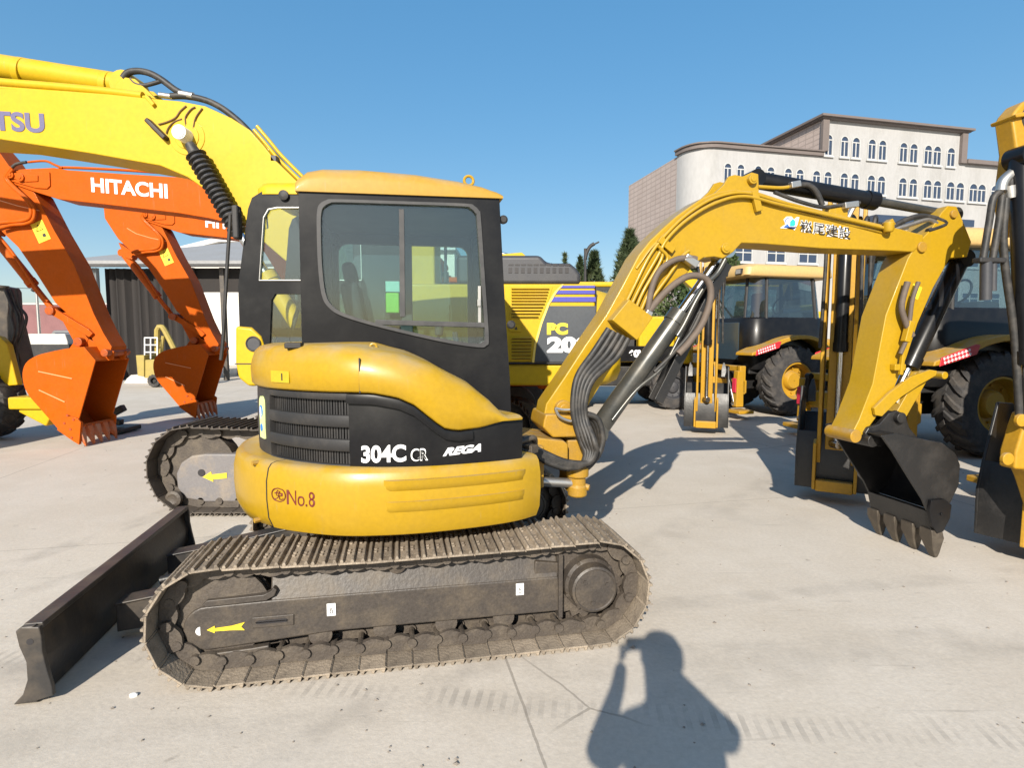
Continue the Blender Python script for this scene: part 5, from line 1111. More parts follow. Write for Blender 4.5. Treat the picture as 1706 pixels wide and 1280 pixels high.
# ================================================================ backhoe loaders on the right
def arm_matrix(post, target):
    """columns: along the reach, sideways, up"""
    d = Vec((target[0]-post[0], target[1]-post[1], 0)).normalized(); s = Vec((-d.y, d.x, 0))
    return Matrix(((d.x, s.x, 0, post[0]), (d.y, s.y, 0, post[1]), (0, 0, 1, 0), (0, 0, 0, 1)))
def make_loader(label, x, y, yaw, target, wb=.36, zt=3.12, hi=True):
    T = thing('backhoe_loader', label, 'backhoe loader', (x, y, 0), yaw, 'backhoe loaders in a row')
    P = LDRY
    # wheels
    for sg in (-1, 1):
        make_wheel(T, (0, sg*.92, .76), .76, .46, P, .50, 19, sg, deep=.16)
        make_wheel(T, (2.25, sg*.90, .62), .62, .40, P, .52, 17, sg, deep=.12)
    # frame, hood, front arms
    q = MB(); q.box(-1.3, 2.7, -.42, .42, .55, .95); q.box(-.3, .3, -.62, .62, .62, .88); q.box(2.0, 2.5, -.7, .7, .5, .74); q.build('chassis', BLKS, T, bevel=.03)
    q = MB(); q.loft([[(xx, yy, z) for yy, z in ((-.46, .95), (-.46, zt-.12), (-.36, zt), (.36, zt), (.46, zt-.12), (.46, .95))] for xx, zt in ((.95, 1.72), (2.2, 1.58), (2.75, 1.48))]); q.build('hood', P, T, bevel=.03)
    for sg in (-1, 1):
        q = MB(); q.prism([(.95, 1.55), (1.15, 1.6), (2.9, 1.15), (3.5, .55), (3.6, .32), (3.42, .3), (2.75, .98), (1.0, 1.35)], sg*.60-.07, sg*.60+.07); q.build('loader_arm', P, T, bevel=.02)
    q = MB(); q.prism([(3.5, .95), (3.62, .98), (3.62, .35), (3.75, .14), (4.35, .06), (4.35, .03), (3.70, .05), (3.5, .3)], -1.12, 1.12)
    for sg in (-1, 1): q.prism([(3.55, .95), (3.62, .95), (4.35, .06), (3.70, .05), (3.52, .3)], sg*1.12-.02, sg*1.12+.02)
    q.build('loader_bucket', P, T, bevel=.01)
    # fenders
    for sg in (-1, 1):
        top = [(p.x, p.z) for p in crom([(-1.22, 0, 1.38), (-.85, 0, 1.52), (-.4, 0, 1.68), (0, 0, 1.74), (.42, 0, 1.68), (.80, 0, 1.42), (1.0, 0, 1.05)], 4)]
        bot = [(p.x, p.z) for p in crom([(.92, 0, 1.0), (.72, 0, 1.36), (.38, 0, 1.60), (0, 0, 1.65), (-.4, 0, 1.58), (-.85, 0, 1.38), (-1.24, 0, 1.31)], 4)]
        q = MB(); q.prism(top+bot, *sorted((sg*1.20, sg*.66))); fd = q.build('fender', P, T, bevel=.02)
        q = MB(); q.prism([(-1.16, 1.31), (-.58, 1.47), (-.53, 1.60), (-.60, 1.61), (-1.14, 1.43)], *sorted((sg*1.215, sg*1.195))); lp = q.build('red_sign', RED, fd, bevel=.01, label='red sign with two rows of white characters')
        fnl = onface((-1.12, sg*1.216, 1.315), (.96, 0, .28), (-.28, 0, .96), (0, sg, 0))
        for r_ in (0, 1):
            q = MB()
            for k in range(8):
                for a, b, c, d in ((0, 0, .03, .008), (.01, -.012, .018, .03), (0, .02, .034, .026)): q.add([fnl(.03+k*.058+xx, .018+r_*.055+yy, zz) for xx in (a, c) for yy in (b+.01, d+.01) for zz in (0, .003)], [(0, 1, 3, 2), (4, 6, 7, 5), (0, 4, 5, 1), (2, 3, 7, 6), (0, 2, 6, 4), (1, 5, 7, 3)])
            q.add([fnl(xx, .032+r_*.055+yy, zz) for xx in (.03, .47) for yy in (0, .005) for zz in (0, .002)], [(0, 1, 3, 2), (4, 6, 7, 5), (0, 4, 5, 1), (2, 3, 7, 6), (0, 2, 6, 4), (1, 5, 7, 3)])
            q.build('sign_marks', WHT2, lp, smooth=0)
        q = MB(); q.prism([(-.9, .9), (-.9, 1.25), (.9, 1.25), (.9, .9)], *sorted((sg*.70, sg*.64))); q.build('inner_panel', BLKM, T, bevel=.02)
    # cab: curved black lower panel, glass, tan roof
    def cp(z, ins=0): return [(a, b, z) for a, b in rrect(-1.0+ins, 1.0-ins, -.88+ins, .88-ins, .34, 7)]
    q = MB(); q.loft([cp(1.0, .03), cp(1.07), cp(2.08, .0), cp(2.12, .03)]); cab = q.build('cab', BLKP, T, smooth=50)
    q = MB(); q.loft([cp(2.12, .04), cp(2.97, .12)], caps=False); q.build('window_pane', GLD, cab, smooth=50, fix=True)
    for a, b in ((-.94, -.56), (-.94, .56), (-.63, -.84), (-.63, .84), (.66, -.84), (.66, .84), (.94, -.54), (.94, .54)):
        q = MB(); q.tube([(a, b, 2.08), (a*.92, b*.90, 3.0)], .035, 8); q.build('pillar', BLKM, cab)
    q = MB(); q.loft([[(xx, yy, z) for xx, yy in rrect(-1.2+i, 1.12-i, -.9+i, .9-i, .2, 5)] for z, i in ((2.97, .03), (3.01, 0), (3.17, .02), (3.24, .12), (3.26, .3))]); q.build('cab_roof', ROOFC, cab, smooth=50)
    for b in (-.66, -.2, .2, .66):
        q = MB(); q.box(-1.23, -1.16, b-.09, b+.09, 3.02, 3.14); wl = q.build('work_light', BLKM, cab, bevel=.01); q = MB(); q.box(-1.235, -1.229, b-.075, b+.075, 3.035, 3.125); q.build('lens', mat('lamp_lens', (.3, .28, .25), .15), wl)
    q = MB(); q.box(-1.01, -.98, -.46, .46, 1.2, 2.02); q.build('rear_window', mat('dark_blue_glass', (.03, .05, .07), .06), cab, bevel=.01)
    q = MB(); q.obox((.1, 0, 2.0), (.5, .5, .14)); q.obox((-.12, 0, 2.35), (.13, .48, .7)); q.box(.45, .85, -.3, .3, 1.6, 2.25); q.build('seat', SEATM, cab, bevel=.05)
    q = MB(); q.tube([(.42+.16*math.cos(t)*.4, .18*math.sin(t), 2.42+.18*math.cos(t)) for t in [2*math.pi*k/20 for k in range(20)]], .018, 6, loop=True); q.build('steering_wheel', BLKM, cab)
    q = MB(); q.cyl((.3, .55, 3.2), (.3, .55, 3.34), .07, .05, n=16); q.build('beacon', mat('amber_lens', (.6, .25, .02), .2), cab)
    # rear frame and stabilisers
    q = MB(); q.box(-1.42, -1.22, -1.05, 1.05, .52, .80); q.box(-1.40, -1.25, -1.0, 1.0, .98, 1.10); q.box(-1.40, -1.25, -1.05, -.92, .5, 1.1); q.box(-1.40, -1.25, .92, 1.05, .5, 1.1); q.build('rear_frame', P, T, bevel=.02)
    for sg in (-1, 1):
        q = MB(); q.prism([(-1.50, 1.0), (-1.36, 1.0), (-1.34, .25), (-1.52, .25)], *sorted((sg*.98, sg*1.12))); q.box(-1.62, -1.26, min(sg*.95, sg*1.35), max(sg*.95, sg*1.35), .13, .2)
        stb = q.build('stabiliser', P, T, bevel=.015)
        q = MB(); q.box(-1.54, -1.52, min(sg*.99, sg*1.11), max(sg*.99, sg*1.11), .55, .85); q.build('red_reflector', mat('bright_red_cloth', (.55, .02, .05), .6), stb, bevel=.01)
        cylinder_ram(stb, (-1.55, sg*.80, 1.05), (-1.50, sg*1.02, .32), .6, .05, .028, BLKP, CHROME)
    # ---- backhoe arm, folded, turned towards the camera side
    post = (-1.46, 0)
    M = arm_matrix(post, target); L = (Vec(target)-Vec(post)).length
    q = MB(M); q.box(-.12, .25, -.20, .20, .62, 1.15); q.cyl((0, 0, .5), (0, 0, 1.2), .13); q.build('king_post', P, T, bevel=.02)
    e = L-.18
    q = MB(M); q.prism([(.05, .78), (.25, .75), (e*.35, 1.9), (e*.7, 2.45), (e-.05, 2.65), (e+.05, 2.78), (e-.05, 2.94), (e*.62, 2.80), (e*.25, 2.25), (.0, 1.0)], -.13, .13); q.build('boom', P, T, bevel=.02)
    cylinder_ram(T, M @ Vec((.22, .0, 1.15)), M @ Vec((e*.55, .0, 2.7)), .6, .06, .035, BLKP, CHROME, name='boom_cylinder')
    # stick: back plate with two flanges, cylinder running in the channel
    q = MB(M); sl = [(L-.26, zt-.05), (L-.02, zt), (L+.06, zt-.35), (L+.03, .62), (L-.02, .40), (L-.16, .40), (L-.22, .70), (L-.30, 2.7)]
    q.prism([(a-.05 if a > L-.1 else a, z) for a, z in sl], -.10, .10)
    for sg in (-1, 1): q.prism(sl, sg*.155-.018, sg*.155+.018)
    st = q.build('stick', P, T, bevel=.008)
    cylinder_ram(T, M @ Vec((L+.03, 0, 2.85)), M @ Vec((L+.03, 0, .62)), .58, .062, .03, BLKP, CHROME, name='bucket_cylinder')
    for sg in (-1, 1):
        q = MB(M); q.prism([(L-.06, .10), (L+.10, .14), (L+.10, .62), (L+.02, .66), (L-.02, .40)], sg*.185-.015, sg*.185+.015); q.build('bucket_link', P, T, bevel=.008)
    q = MB(M); q.box(L-.0, L+.09, -.17, .17, .12, .24); q.build('link_crossbar', P, T, bevel=.015)
    for sg, a0 in ((-1, .16), (1, .15), (1, .22)):
        q = MB(M); q.tube([(L-.3, sg*a0, 2.2), (L-.1, sg*(a0+.03), 2.75), (L+.08, sg*(a0+.02), 2.85), (L+.1, sg*a0, 2.5), (L+.05, sg*(a0+.02), 1.6)], .018, 7, 5); q.build('hose', HOSE, T, smooth=60)
    q = MB(M); q.tube([(L+.06, .06, 3.0), (L+.10, .0, 2.85), (L+.09, -.06, 2.7)], .028, 8, 4); q.build('hose_fitting', ZINC, T)
    # bucket curled in under the stick
    pr = [(L-.04, .12), (L-.02, .5), (L-.10, .72), (L-.30, 1.18), (L-.62, 1.15), (L-.72, .86), (L-.60, .5), (L-.35, .16)]
    out = [pr[7], pr[0], pr[1], pr[2]]
    q = MB(M)
    for sg in (-1, 1): q.prism(pr, sg*wb-.012, sg*wb+.012)
    back = pr[5:]+pr[:3]; cx_, cz_ = L-.36, .62; inn = [(a+(cx_-a)*.06, z+(cz_-z)*.06) for a, z in back]
    q.prism(back+inn[::-1], -wb+.004, wb-.004); bk = q.build('bucket', BLKS, T, bevel=.008)
    for k in range(4):
        yy = -wb+.07+k*(2*wb-.14)/3; q = MB(M); q.loft([[(L-.70+d, yy+w_, 1.14+h_) for d, w_, h_ in ((-s_, -s_, 0), (s_, -s_, 0), (s_, s_, 0), (-s_, s_, 0))] if False else [(L-.66+dx-.06*t_, yy+dy, .98+.25*t_) for dx, dy in ((-s_, -s_), (s_, -s_), (s_, s_), (-s_, s_))] for t_, s_ in ((0, .04), (.6, .035), (1, .012))]); q.build('tooth', BLKS, bk)
    return T
def local_xy(px_, py_, x, y, yaw):
    c, s = math.cos(R(yaw)), math.sin(R(yaw)); return (c*(px_-x)+s*(py_-y), -s*(px_-x)+c*(py_-y))
def axle(u, v, yaw, off=.92):
    g = ground(u, v); a = R(yaw); return (g.x-off*math.sin(a), g.y+off*math.cos(a))
ax2 = axle(1640, 760, 10); st2 = ground(1388, 838)
LB = make_loader('backhoe loader behind the small excavator bucket, with a large rear wheel half in shadow', ax2[0], ax2[1], 10, local_xy(st2.x, st2.y, ax2[0], ax2[1], 10))
ax1 = axle(1315, 692, 16); st1 = ground(1175, 724)
LC = make_loader('farthest backhoe loader with tan cab roof, framed under the small excavator boom', ax1[0], ax1[1], 16, local_xy(st1.x, st1.y, ax1[0], ax1[1], 16))
LA = make_loader('backhoe loader cut off by the right edge, only its tall digging arm showing', 6.75, 5.0, 6, local_xy(4.0, 4.05, 6.75, 5.0, 6), wb=.52, zt=3.5)
def arm_extras(T, x, y, yaw):
    """the near side of the cut-off arm: elbow casting, black ram, hanging hoses, link casting"""
    F_ = Frame(x, y, yaw); A = Frame(x, y, yaw)
    off = -.62+ (-.0)
    def P_(u, v, d=0.): return F_.pt(u, v, off+d)
    def pol(pts, d=0.): return F_.poly(pts, off+d+.13)
    q = MB(); q.prism(pol([(1657, 206), (1662, 196), (1674, 182), (1682, 178), (1700, 180), (1730, 190), (1730, 300), (1700, 330), (1680, 385), (1668, 400), (1660, 380), (1655, 330), (1664, 260)]), off, off+.14); q.build('elbow_casting', LDRY, T, bevel=.02)
    q = MB(); q.prism(pol([(1655, 204), (1672, 200), (1706, 186), (1706, 192), (1675, 207), (1657, 210)]), off-.03, off+.16); q.build('elbow_flange', LDRY, T, bevel=.008)
    a, b = P_(1704, 200, -.02), P_(1700, 176, -.02); q = MB(); q.lathe([(.02, -.10), (.10, -.06), (.11, .04), (.06, .10)], P_(1712, 200, .05), (0, -1, 0), n=20); q.build('elbow_cap', BLKM, T)
    cylinder_ram(T, P_(1702, 262, -.06), P_(1716, 700, -.06), .78, .075, .04, BLKP, CHROME, name='stick_cylinder')
    for pts, r_, m in (([(1694, 268), (1684, 300), (1686, 320), (1700, 360), (1708, 420)], .03, BLKM), ([(1690, 285), (1672, 302), (1668, 318)], .035, ZINC), ([(1682, 310), (1684, 330)], .04, ZINC),
                       ([(1668, 318), (1655, 330), (1648, 370), (1638, 430)], .022, HOSE), ([(1670, 325), (1664, 370), (1654, 430)], .022, HOSE), ([(1676, 330), (1672, 420), (1690, 560), (1698, 690)], .024, HOSE)):
        q = MB(); q.tube([P_(u, v, -.04) for u, v in pts], r_, 8, 5); q.build('hose' if m is HOSE else 'pipe_fitting', m, T, smooth=60)
    q = MB(); q.obox(P_(1648, 434, -.04), (.20, .07, .035)); q.build('hose_clamp', BLKM, T, bevel=.01)
    q = MB(); q.cyl(P_(1643, 434, -.04), P_(1642, 500, -.04), .035, n=14); q.cyl(P_(1655, 434, -.04), P_(1654, 485, -.04), .022, n=14); q.build('hose_stem', GREYK, T)
    q = MB(); q.prism(pol([(1684, 685), (1706, 683), (1740, 690), (1740, 850), (1704, 846), (1687, 793), (1680, 777), (1662, 776), (1664, 748), (1676, 708)], -.05), off-.05, off+.08); q.build('link_casting', LDRY, T, bevel=.02)
    for u, v in ((1674, 764), (1697, 700)):
        c_ = P_(u, v, -.05); q = MB(); q.cyl(c_, c_-Vec((0, .03, 0)), .045, n=20); q.build('link_pin', LDRY, T, bevel=.006)
arm_extras(LA, 6.75, 5.0, 6)
# ================================================================ machines further back
def wheeled(label, x, y, yaw, paint, s=1., letters=False, boom_pts=None, group='yellow excavators far back'):
    T = thing('wheeled_excavator', label, 'excavator', (x, y, 0), yaw, group)
    M = Matrix.Scale(s, 4)
    for a in (-1.15, 1.15):
        for sg in (-1, 1): make_wheel(T, (a*s, sg*.82*s, .50*s), .50*s,   .34*s, GREYK, .5, 14, sg, deep=.08)
    q = MB(M); q.box(-1.5, 1.5, -.5, .5, .5, .85); q.box(-1.75, -1.6, -1.0, 1.0, .3, .85); q.build('chassis', BLKS, T, bevel=.03)
    excavator_body(T, M @ Matrix.Translation((0, 0, .12)), paint, tail=1.7, wd=2.0, zdeck=.95, cabh=2.7, track=False, back=1.0)
    q = MB(M); q.box(-1.1, 1.30, -1.012, -.99, 1.08, 1.42); bd = q.build('black_band', BLKP, T, bevel=.01)
    if letters:
        text('lettering', '60W', WHT2, bd, .46*s, .17*s, onface((.13*s, -1.014*s, 1.17*s), (1, 0, 0), (0, 0, 1), (0, -1, 0)), bold=.06)
    bp = [(-.6, 1.2), (-1.0, 2.6), (-2.2, 3.6), (-3.3, 3.5), (-3.35, 3.3), (-2.3, 3.25), (-1.35, 2.4), (-.85, 1.1)]
    q = MB(M); q.prism(bp, .08, .36); q.build('boom', paint, T, bevel=.02)
    q = MB(M); q.prism([(-3.15, 3.75), (-2.95, 3.6), (-3.05, 2.9), (-3.1, 1.4), (-3.25, 1.4), (-3.4, 3.2)], .10, .34); q.build('stick', paint, T, bevel=.02)
    q = MB(M); q.prism([(-3.3, 1.45), (-3.0, 1.45), (-2.75, 1.1), (-2.8, .75), (-3.1, .6), (-3.35, .9)], -.12, .56); q.build('bucket', BLKS, T, bevel=.02)
    cylinder_ram(T, M @ Vec((-.9, .22, 1.15)), M @ Vec((-1.7, .22, 2.75)), .6, .06*s, .035*s, BLKP, CHROME, name='boom_cylinder')
    cylinder_ram(T, M @ Vec((-1.5, .22, 3.3)), M @ Vec((-3.1, .22, 3.7)), .6, .06*s, .035*s, BLKP, CHROME, name='stick_cylinder')
    return T
wheeled('yellow wheeled excavator with black band lettered 60W, right of the large excavator', 2.55, 14.2, 0, KOMY, 1.05, True)
wheeled('yellow wheeled excavator behind the farthest backhoe loader cab', 8.6, 20.5, 0, KOMY, 1.25)
wheeled('orange yellow excavator whose boom tip shows over the large excavator hood', -.2, 15.5, 0, CATY, 1.0)
# ---- yellow tractor at the left edge, with its arm and hoses
def left_machine():
    g = ground(-8, 742); T = thing('yellow_tractor', 'yellow machine cut off by the left edge, with a big black tyre', 'tractor', (g.x, g.y+.3, 0))
    make_wheel(T, (-.62, .2, .62), .62, .5, KOMY, .5, 17, -1)
    F_ = Frame(g.x, g.y+.3, 0)
    q = MB(); q.prism(F_.poly([(-60, 545), (0, 562), (12, 575), (29, 642), (6, 644), (-60, 640)], .1), .1, .22); q.build('side_panel', KOMY, T, bevel=.02)
    q = MB(); q.prism(F_.poly([(-40, 470), (8, 478), (12, 485), (14, 520), (34, 600), (30, 640), (10, 600), (-40, 560)], .5), .5, .8); q.build('frame_post', FRAMEM, T, bevel=.02)
    for k in range(4):
        u = 6+6*k; q = MB(); q.tube([F_.pt(a+random.uniform(-4, 4), b, .25+.03*k) for a, b in ((u, 482), (u+10, 510), (u+16+2*k, 528), (u+14, 555), (u+6, 590), (u+14, 640))], .022, 7, 5); q.build('hose', HOSE, T, smooth=60)
    q = MB(); q.box(.15, .75, -.2, .6, .55, .75); q.obox((.55, .0, .52), (.5, .3, .3), Matrix.Rotation(.5, 3, 'Y')); q.build('axle_mount', KOMY, T, bevel=.03)
    q = MB(); q.bar((.1, .9, .35), (1.2, .9, .18), .12, .10); q.bar((.8, .9, .22), (1.25, .9, .45), .12, .12); q.box(.7, 1.35, .6, 1.2, .02, .10); q.build('stabiliser', BLKS, T, bevel=.02)
    q = MB(); q.cyl(F_.pt(3, 480, .5), F_.pt(3, 478, .5)+Vec((0, 0, .02)), .1); q.build('post_cap', FRAMEM, T)
    return T
left_machine()
# ================================================================ buildings
BW = mat('weathered_white_render', (.34, .335, .33), .8, dirt=(.235, .228, .215), amt=.75, scale=.35, bump=.05, bscale=4, stretch=(1, 1, .35), fine=.05)
BT = mat('tan_tile_wall', (.42, .34, .30), .7, dirt=(.33, .265, .23), amt=.5, scale=.6)
BTR = mat('brown_parapet_trim', (.14, .115, .105), .7, dirt=(.10, .085, .078), amt=.4, scale=2)
def tile_wall(m, sx, sz):
    t = m.node_tree; n = t.nodes; L = t.links; p = n['Principled BSDF']; src = p.inputs['Base Color'].links[0].from_socket
    tc = n.new('ShaderNodeTexCoord'); br = n.new('ShaderNodeTexBrick'); br.inputs['Scale'].default_value = 1; br.inputs['Brick Width'].default_value = sx; br.inputs['Row Height'].default_value = sz; br.inputs['Mortar Size'].default_value = .05
    br.inputs['Color1'].default_value = (1, 1, 1, 1); br.inputs['Color2'].default_value = (.93, .93, .93, 1); br.inputs['Mortar'].default_value = (.72, .72, .72, 1); br.offset = 0
    sp = n.new('ShaderNodeSeparateXYZ'); L.new(tc.outputs['Object'], sp.inputs[0]); ad = n.new('ShaderNodeMath'); L.new(sp.outputs[0], ad.inputs[0]); L.new(sp.outputs[1], ad.inputs[1])
    cb = n.new('ShaderNodeCombineXYZ'); L.new(ad.outputs[0], cb.inputs[0]); L.new(sp.outputs[2], cb.inputs[1]); L.new(cb.outputs[0], br.inputs['Vector'])
    mu = n.new('ShaderNodeMix'); mu.data_type = 'RGBA'; mu.blend_type = 'MULTIPLY'; mu.inputs['Factor'].default_value = 1; L.new(src, mu.inputs['A']); L.new(br.outputs[0], mu.inputs['B']); L.new(mu.outputs['Result'], p.inputs['Base Color'])
tile_wall(BT, .9, .42)
GLB = mat('blue_grey_window_glass', (.035, .05, .085), .12, amt=.3, scale=2)
def make_building():
    c0 = at(1152, 400, 46); YB = 13
    T = thing('white_building', 'large weathered white building with rows of arched windows behind the loaders', 'building', (c0.x, c0.y, 0), YB)
    B = Frame(c0.x, c0.y, YB)
    z1 = B.xz(1240, 250, 0)[1]; z2 = B.xz(1368, 199, 0)[1]
    xh0 = B.xz(1368, 300, 0)[0]; xh1 = B.xz(1600, 300, 0)[0]; xe = 62
    z3 = B.xz(1602, 273, 0)[1]
    # low wing with a rounded corner
    r = 2.2; pl = [(r*(1-math.sin(R(a))), r*(1-math.cos(R(a)))) for a in range(0, 91, 10)]
    low = pl[::1]
    plan = [(xh0, 0)]+[(r-r*math.sin(R(a)), r-r*math.cos(R(a))) for a in range(0, 91, 10)]+[(0, 2.6), (xh0, 2.6)]
    q = MB(); q.plan(plan, 0, z1); q.build('wall', BW, T, smooth=30)
    q = MB(); q.plan([(.0, 2.62), (0, 12), (xh0, 12), (xh0, 2.62)], 0, z1-.05); q.build('tiled_side_wall', BT, T, smooth=0)
    q = MB(); q.plan([(x-.15 if x < 1 else x, y-.22) for x, y in plan[:-2]]+[(-.2, 2.6), (xh0, 2.6)], z1+.003, z1+.30); q.plan([(x-.24 if x < 1 else x, y-.34) for x, y in plan[:-2]]+[(-.3, 2.6), (xh0, 2.6)], z1+.31, z1+.42); q.build('parapet_trim', BTR, T, smooth=30)
    q = MB(); q.box(xh0+.004, xh1, .0, 20, 0, z2); q.build('wall', BW, T, smooth=0)
    q = MB(); q.box(xh0-.12, xh0, .15, 20, z1+.42, z2-.02); q.build('tiled_side_wall', BT, T, smooth=0)
    q = MB(); q.box(xh0-.4, xh1+.4, -.4, 20.1, z2+.003, z2+.12); q.box(xh0-.6, xh1+.6, -.6, 20.2, z2+.123, z2+.30); q.box(xh0-.25, xh0+.35, -.28, -.003, z1+.4, z2); q.box(xh1-.35, xh1+.25, -.28, -.003, z3, z2); q.build('parapet_trim', BTR, T, smooth=0)
    q = MB(); q.box(xh1+.004, xe, .0, 14, 0, z3); q.build('wall', BW, T, smooth=0)
    q = MB(); q.box(xh1+.26, xe+.3, -.4, 14, z3+.003, z3+.35); q.build('parapet_trim', BTR, T, smooth=0)
    # windows
    def win(x, z0, z1_, wd, arch=True):
        h = wd/2
        if arch: o = [(x-h, z0), (x+h, z0)]+[(x+h*math.cos(R(a)), z1_-h+h*math.sin(R(a))) for a in range(0, 181, 18)]
        else: o = [(x-h, z0), (x+h, z0), (x+h, z1_), (x-h, z1_)]
        q = MB(); t_ = .065
        inner = [(x+(a-x)*(1-t_/h), (z0+z1_)/2+(b-(z0+z1_)/2)*(1-t_*2/(z1_-z0))) for a, b in o]
        q.ringy(o, inner, -.10, -.004, n=24)
        q.box(x-.04, x+.04, -.08, -.03, z0+.08, z1_-(h if arch else .1)); zz = z1_-h-.05 if arch else z0+(z1_-z0)*.66
        q.box(x-h+.08, x+h-.08, -.082, -.028, zz-.04, zz+.04); q.box(x-h-.1, x+h+.1, -.16, -.001, z0-.14, z0-.0)
        f = q.build('window', mat('window_frame_paint', (.44, .44, .43), .6), T, smooth=0)
        q = MB(); q.prism(inner, -.035, -.012); q.build('pane', GLB, f, smooth=0)
    def row(us, vt, vb, uw, arch=True):
        for u in us:
            k = (u-1150)/550
            a = B.xz(u-uw/2, vt(u), 0); b = B.xz(u+uw/2, vb(u), 0); win((a[0]+b[0])/2, b[1], a[1], (b[0]-a[0]), arch)
    row([1379.5, 1406, 1425, 1451.5, 1469, 1504, 1521, 1545, 1560, 1583], lambda u: 223+(u-1379)*.108, lambda u: 260+(u-1379)*.092, 12)
    row([1211.5, 1233, 1262, 1283, 1312, 1331.5, 1359, 1378, 1405, 1423, 1450, 1467, 1502.5, 1520, 1544, 1560, 1582, 1598, 1620, 1634, 1656, 1670], lambda u: 271+(u-1211)*.083, lambda u: 303+(u-1211)*.077+3, 12.5)
    row([1237, 1292, 1345, 1420, 1470, 1520, 1570, 1614, 1650, 1690], lambda u: 412-(1237-u)*.045*-0+(u-1237)*.03, lambda u: 437+(u-1237)*.025, 30, False)
    row([1237, 1292, 1345, 1420, 1470, 1520, 1570, 1614, 1650, 1690], lambda u: 480+(u-1237)*.02, lambda u: 512+(u-1237)*.012, 26, False)
    # broad shop-like canopy over the lower storey
    a = B.xz(1440, 352, 0); b = B.xz(1600, 386, 0); q = MB(); q.box(a[0], b[0], -1.2, -.2, a[1]-1.1, a[1]-.5); q.build('canopy', GLB, T, smooth=0)
make_building()
def make_shed():
    a, b = at(133, 445, 22), at(470, 445, 22); Y = 22
    T = thing('open_shed', 'open dark fronted shed with a pale grey roof behind the orange excavators', 'shed', (a.x, Y, 0))
    F_ = Frame(a.x, Y, 0); w_ = b.x-a.x; zt = a.z
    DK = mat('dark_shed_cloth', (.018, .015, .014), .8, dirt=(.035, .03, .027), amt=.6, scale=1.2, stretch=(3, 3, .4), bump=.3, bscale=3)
    RF = mat('pale_sheet_roof', (.25, .25, .25), .6, dirt=(.20, .195, .19), amt=.5, scale=.8)
    q = MB(); q.prism([(-.3, zt), (w_, zt), (w_, zt+.16), (-.3, zt+.16)], -.5, .0); q.build('eaves_beam', mat('pale_sheet_edge', (.5, .5, .5), .5), T)
    q = MB(); zr = at(300, 402, 30).z; q.add([(-.4, -.6, zt+.17), (w_, -.6, zt+.17), (w_, 8, zr), (2.6, 8, zr), (-.4, -.6, zt+.05), (w_, -.6, zt+.05), (w_, 8, zr-.12), (2.6, 8, zr-.12)], [(0, 1, 2, 3), (7, 6, 5, 4), (0, 4, 5, 1), (1, 5, 6, 2), (2, 6, 7, 3), (3, 7, 4, 0)]); q.build('roof', RF, T, smooth=0)
    x0 = F_.xz(168, 500, 0)[0]; x1 = F_.xz(318, 500, 0)[0]
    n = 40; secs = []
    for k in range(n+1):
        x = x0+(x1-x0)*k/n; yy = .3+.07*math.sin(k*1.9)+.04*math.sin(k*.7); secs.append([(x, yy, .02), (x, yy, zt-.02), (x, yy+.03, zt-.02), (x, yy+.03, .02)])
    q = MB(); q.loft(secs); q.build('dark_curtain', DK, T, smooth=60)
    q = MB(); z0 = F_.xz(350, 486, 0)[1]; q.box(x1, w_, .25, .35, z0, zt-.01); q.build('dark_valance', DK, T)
    q = MB(); secs = []
    xa, xb = F_.xz(142, 480, 0)[0], F_.xz(168, 480, 0)[0]; zb = F_.xz(155, 512, 0)[1]
    for k in range(21): x = xa+(xb-xa)*k/20; yy = -.1+.09*math.sin(k*1.6); zz = zb+(.9 if k < 8 else 0)*(1-k/8 if k < 8 else 0); secs.append([(x, yy, zz), (x, yy, zt-.05), (x, yy+.02, zt-.05), (x, yy+.02, zz)])
    q.loft(secs); q.build('rolled_sheet', mat('grey_plastic_sheet', (.38, .40, .40), .4, dirt=(.16, .17, .17), amt=.8, scale=2, stretch=(4, 4, .5)), T, smooth=60)
    q = MB(); q.box(x1+.3, w_, 5.0, 5.2, .0, zt-.3); q.build('back_wall', mat('white_block_wall', (.27, .255, .23), .8, dirt=(.42, .39, .34), amt=.4, scale=1), T)
    for u in (322, 372, 440): x = F_.xz(u, 560, 0)[0]; q = MB(); q.box(x-.08, x+.08, .05, .21, .0, zt-.01); q.build('post', FRAMEM, T)
    q = MB(); q.box(x1+.2, w_, 3.0, 3.6, .0, 1.45); q.build('stacked_goods', INT, T, bevel=.03)
make_shed()
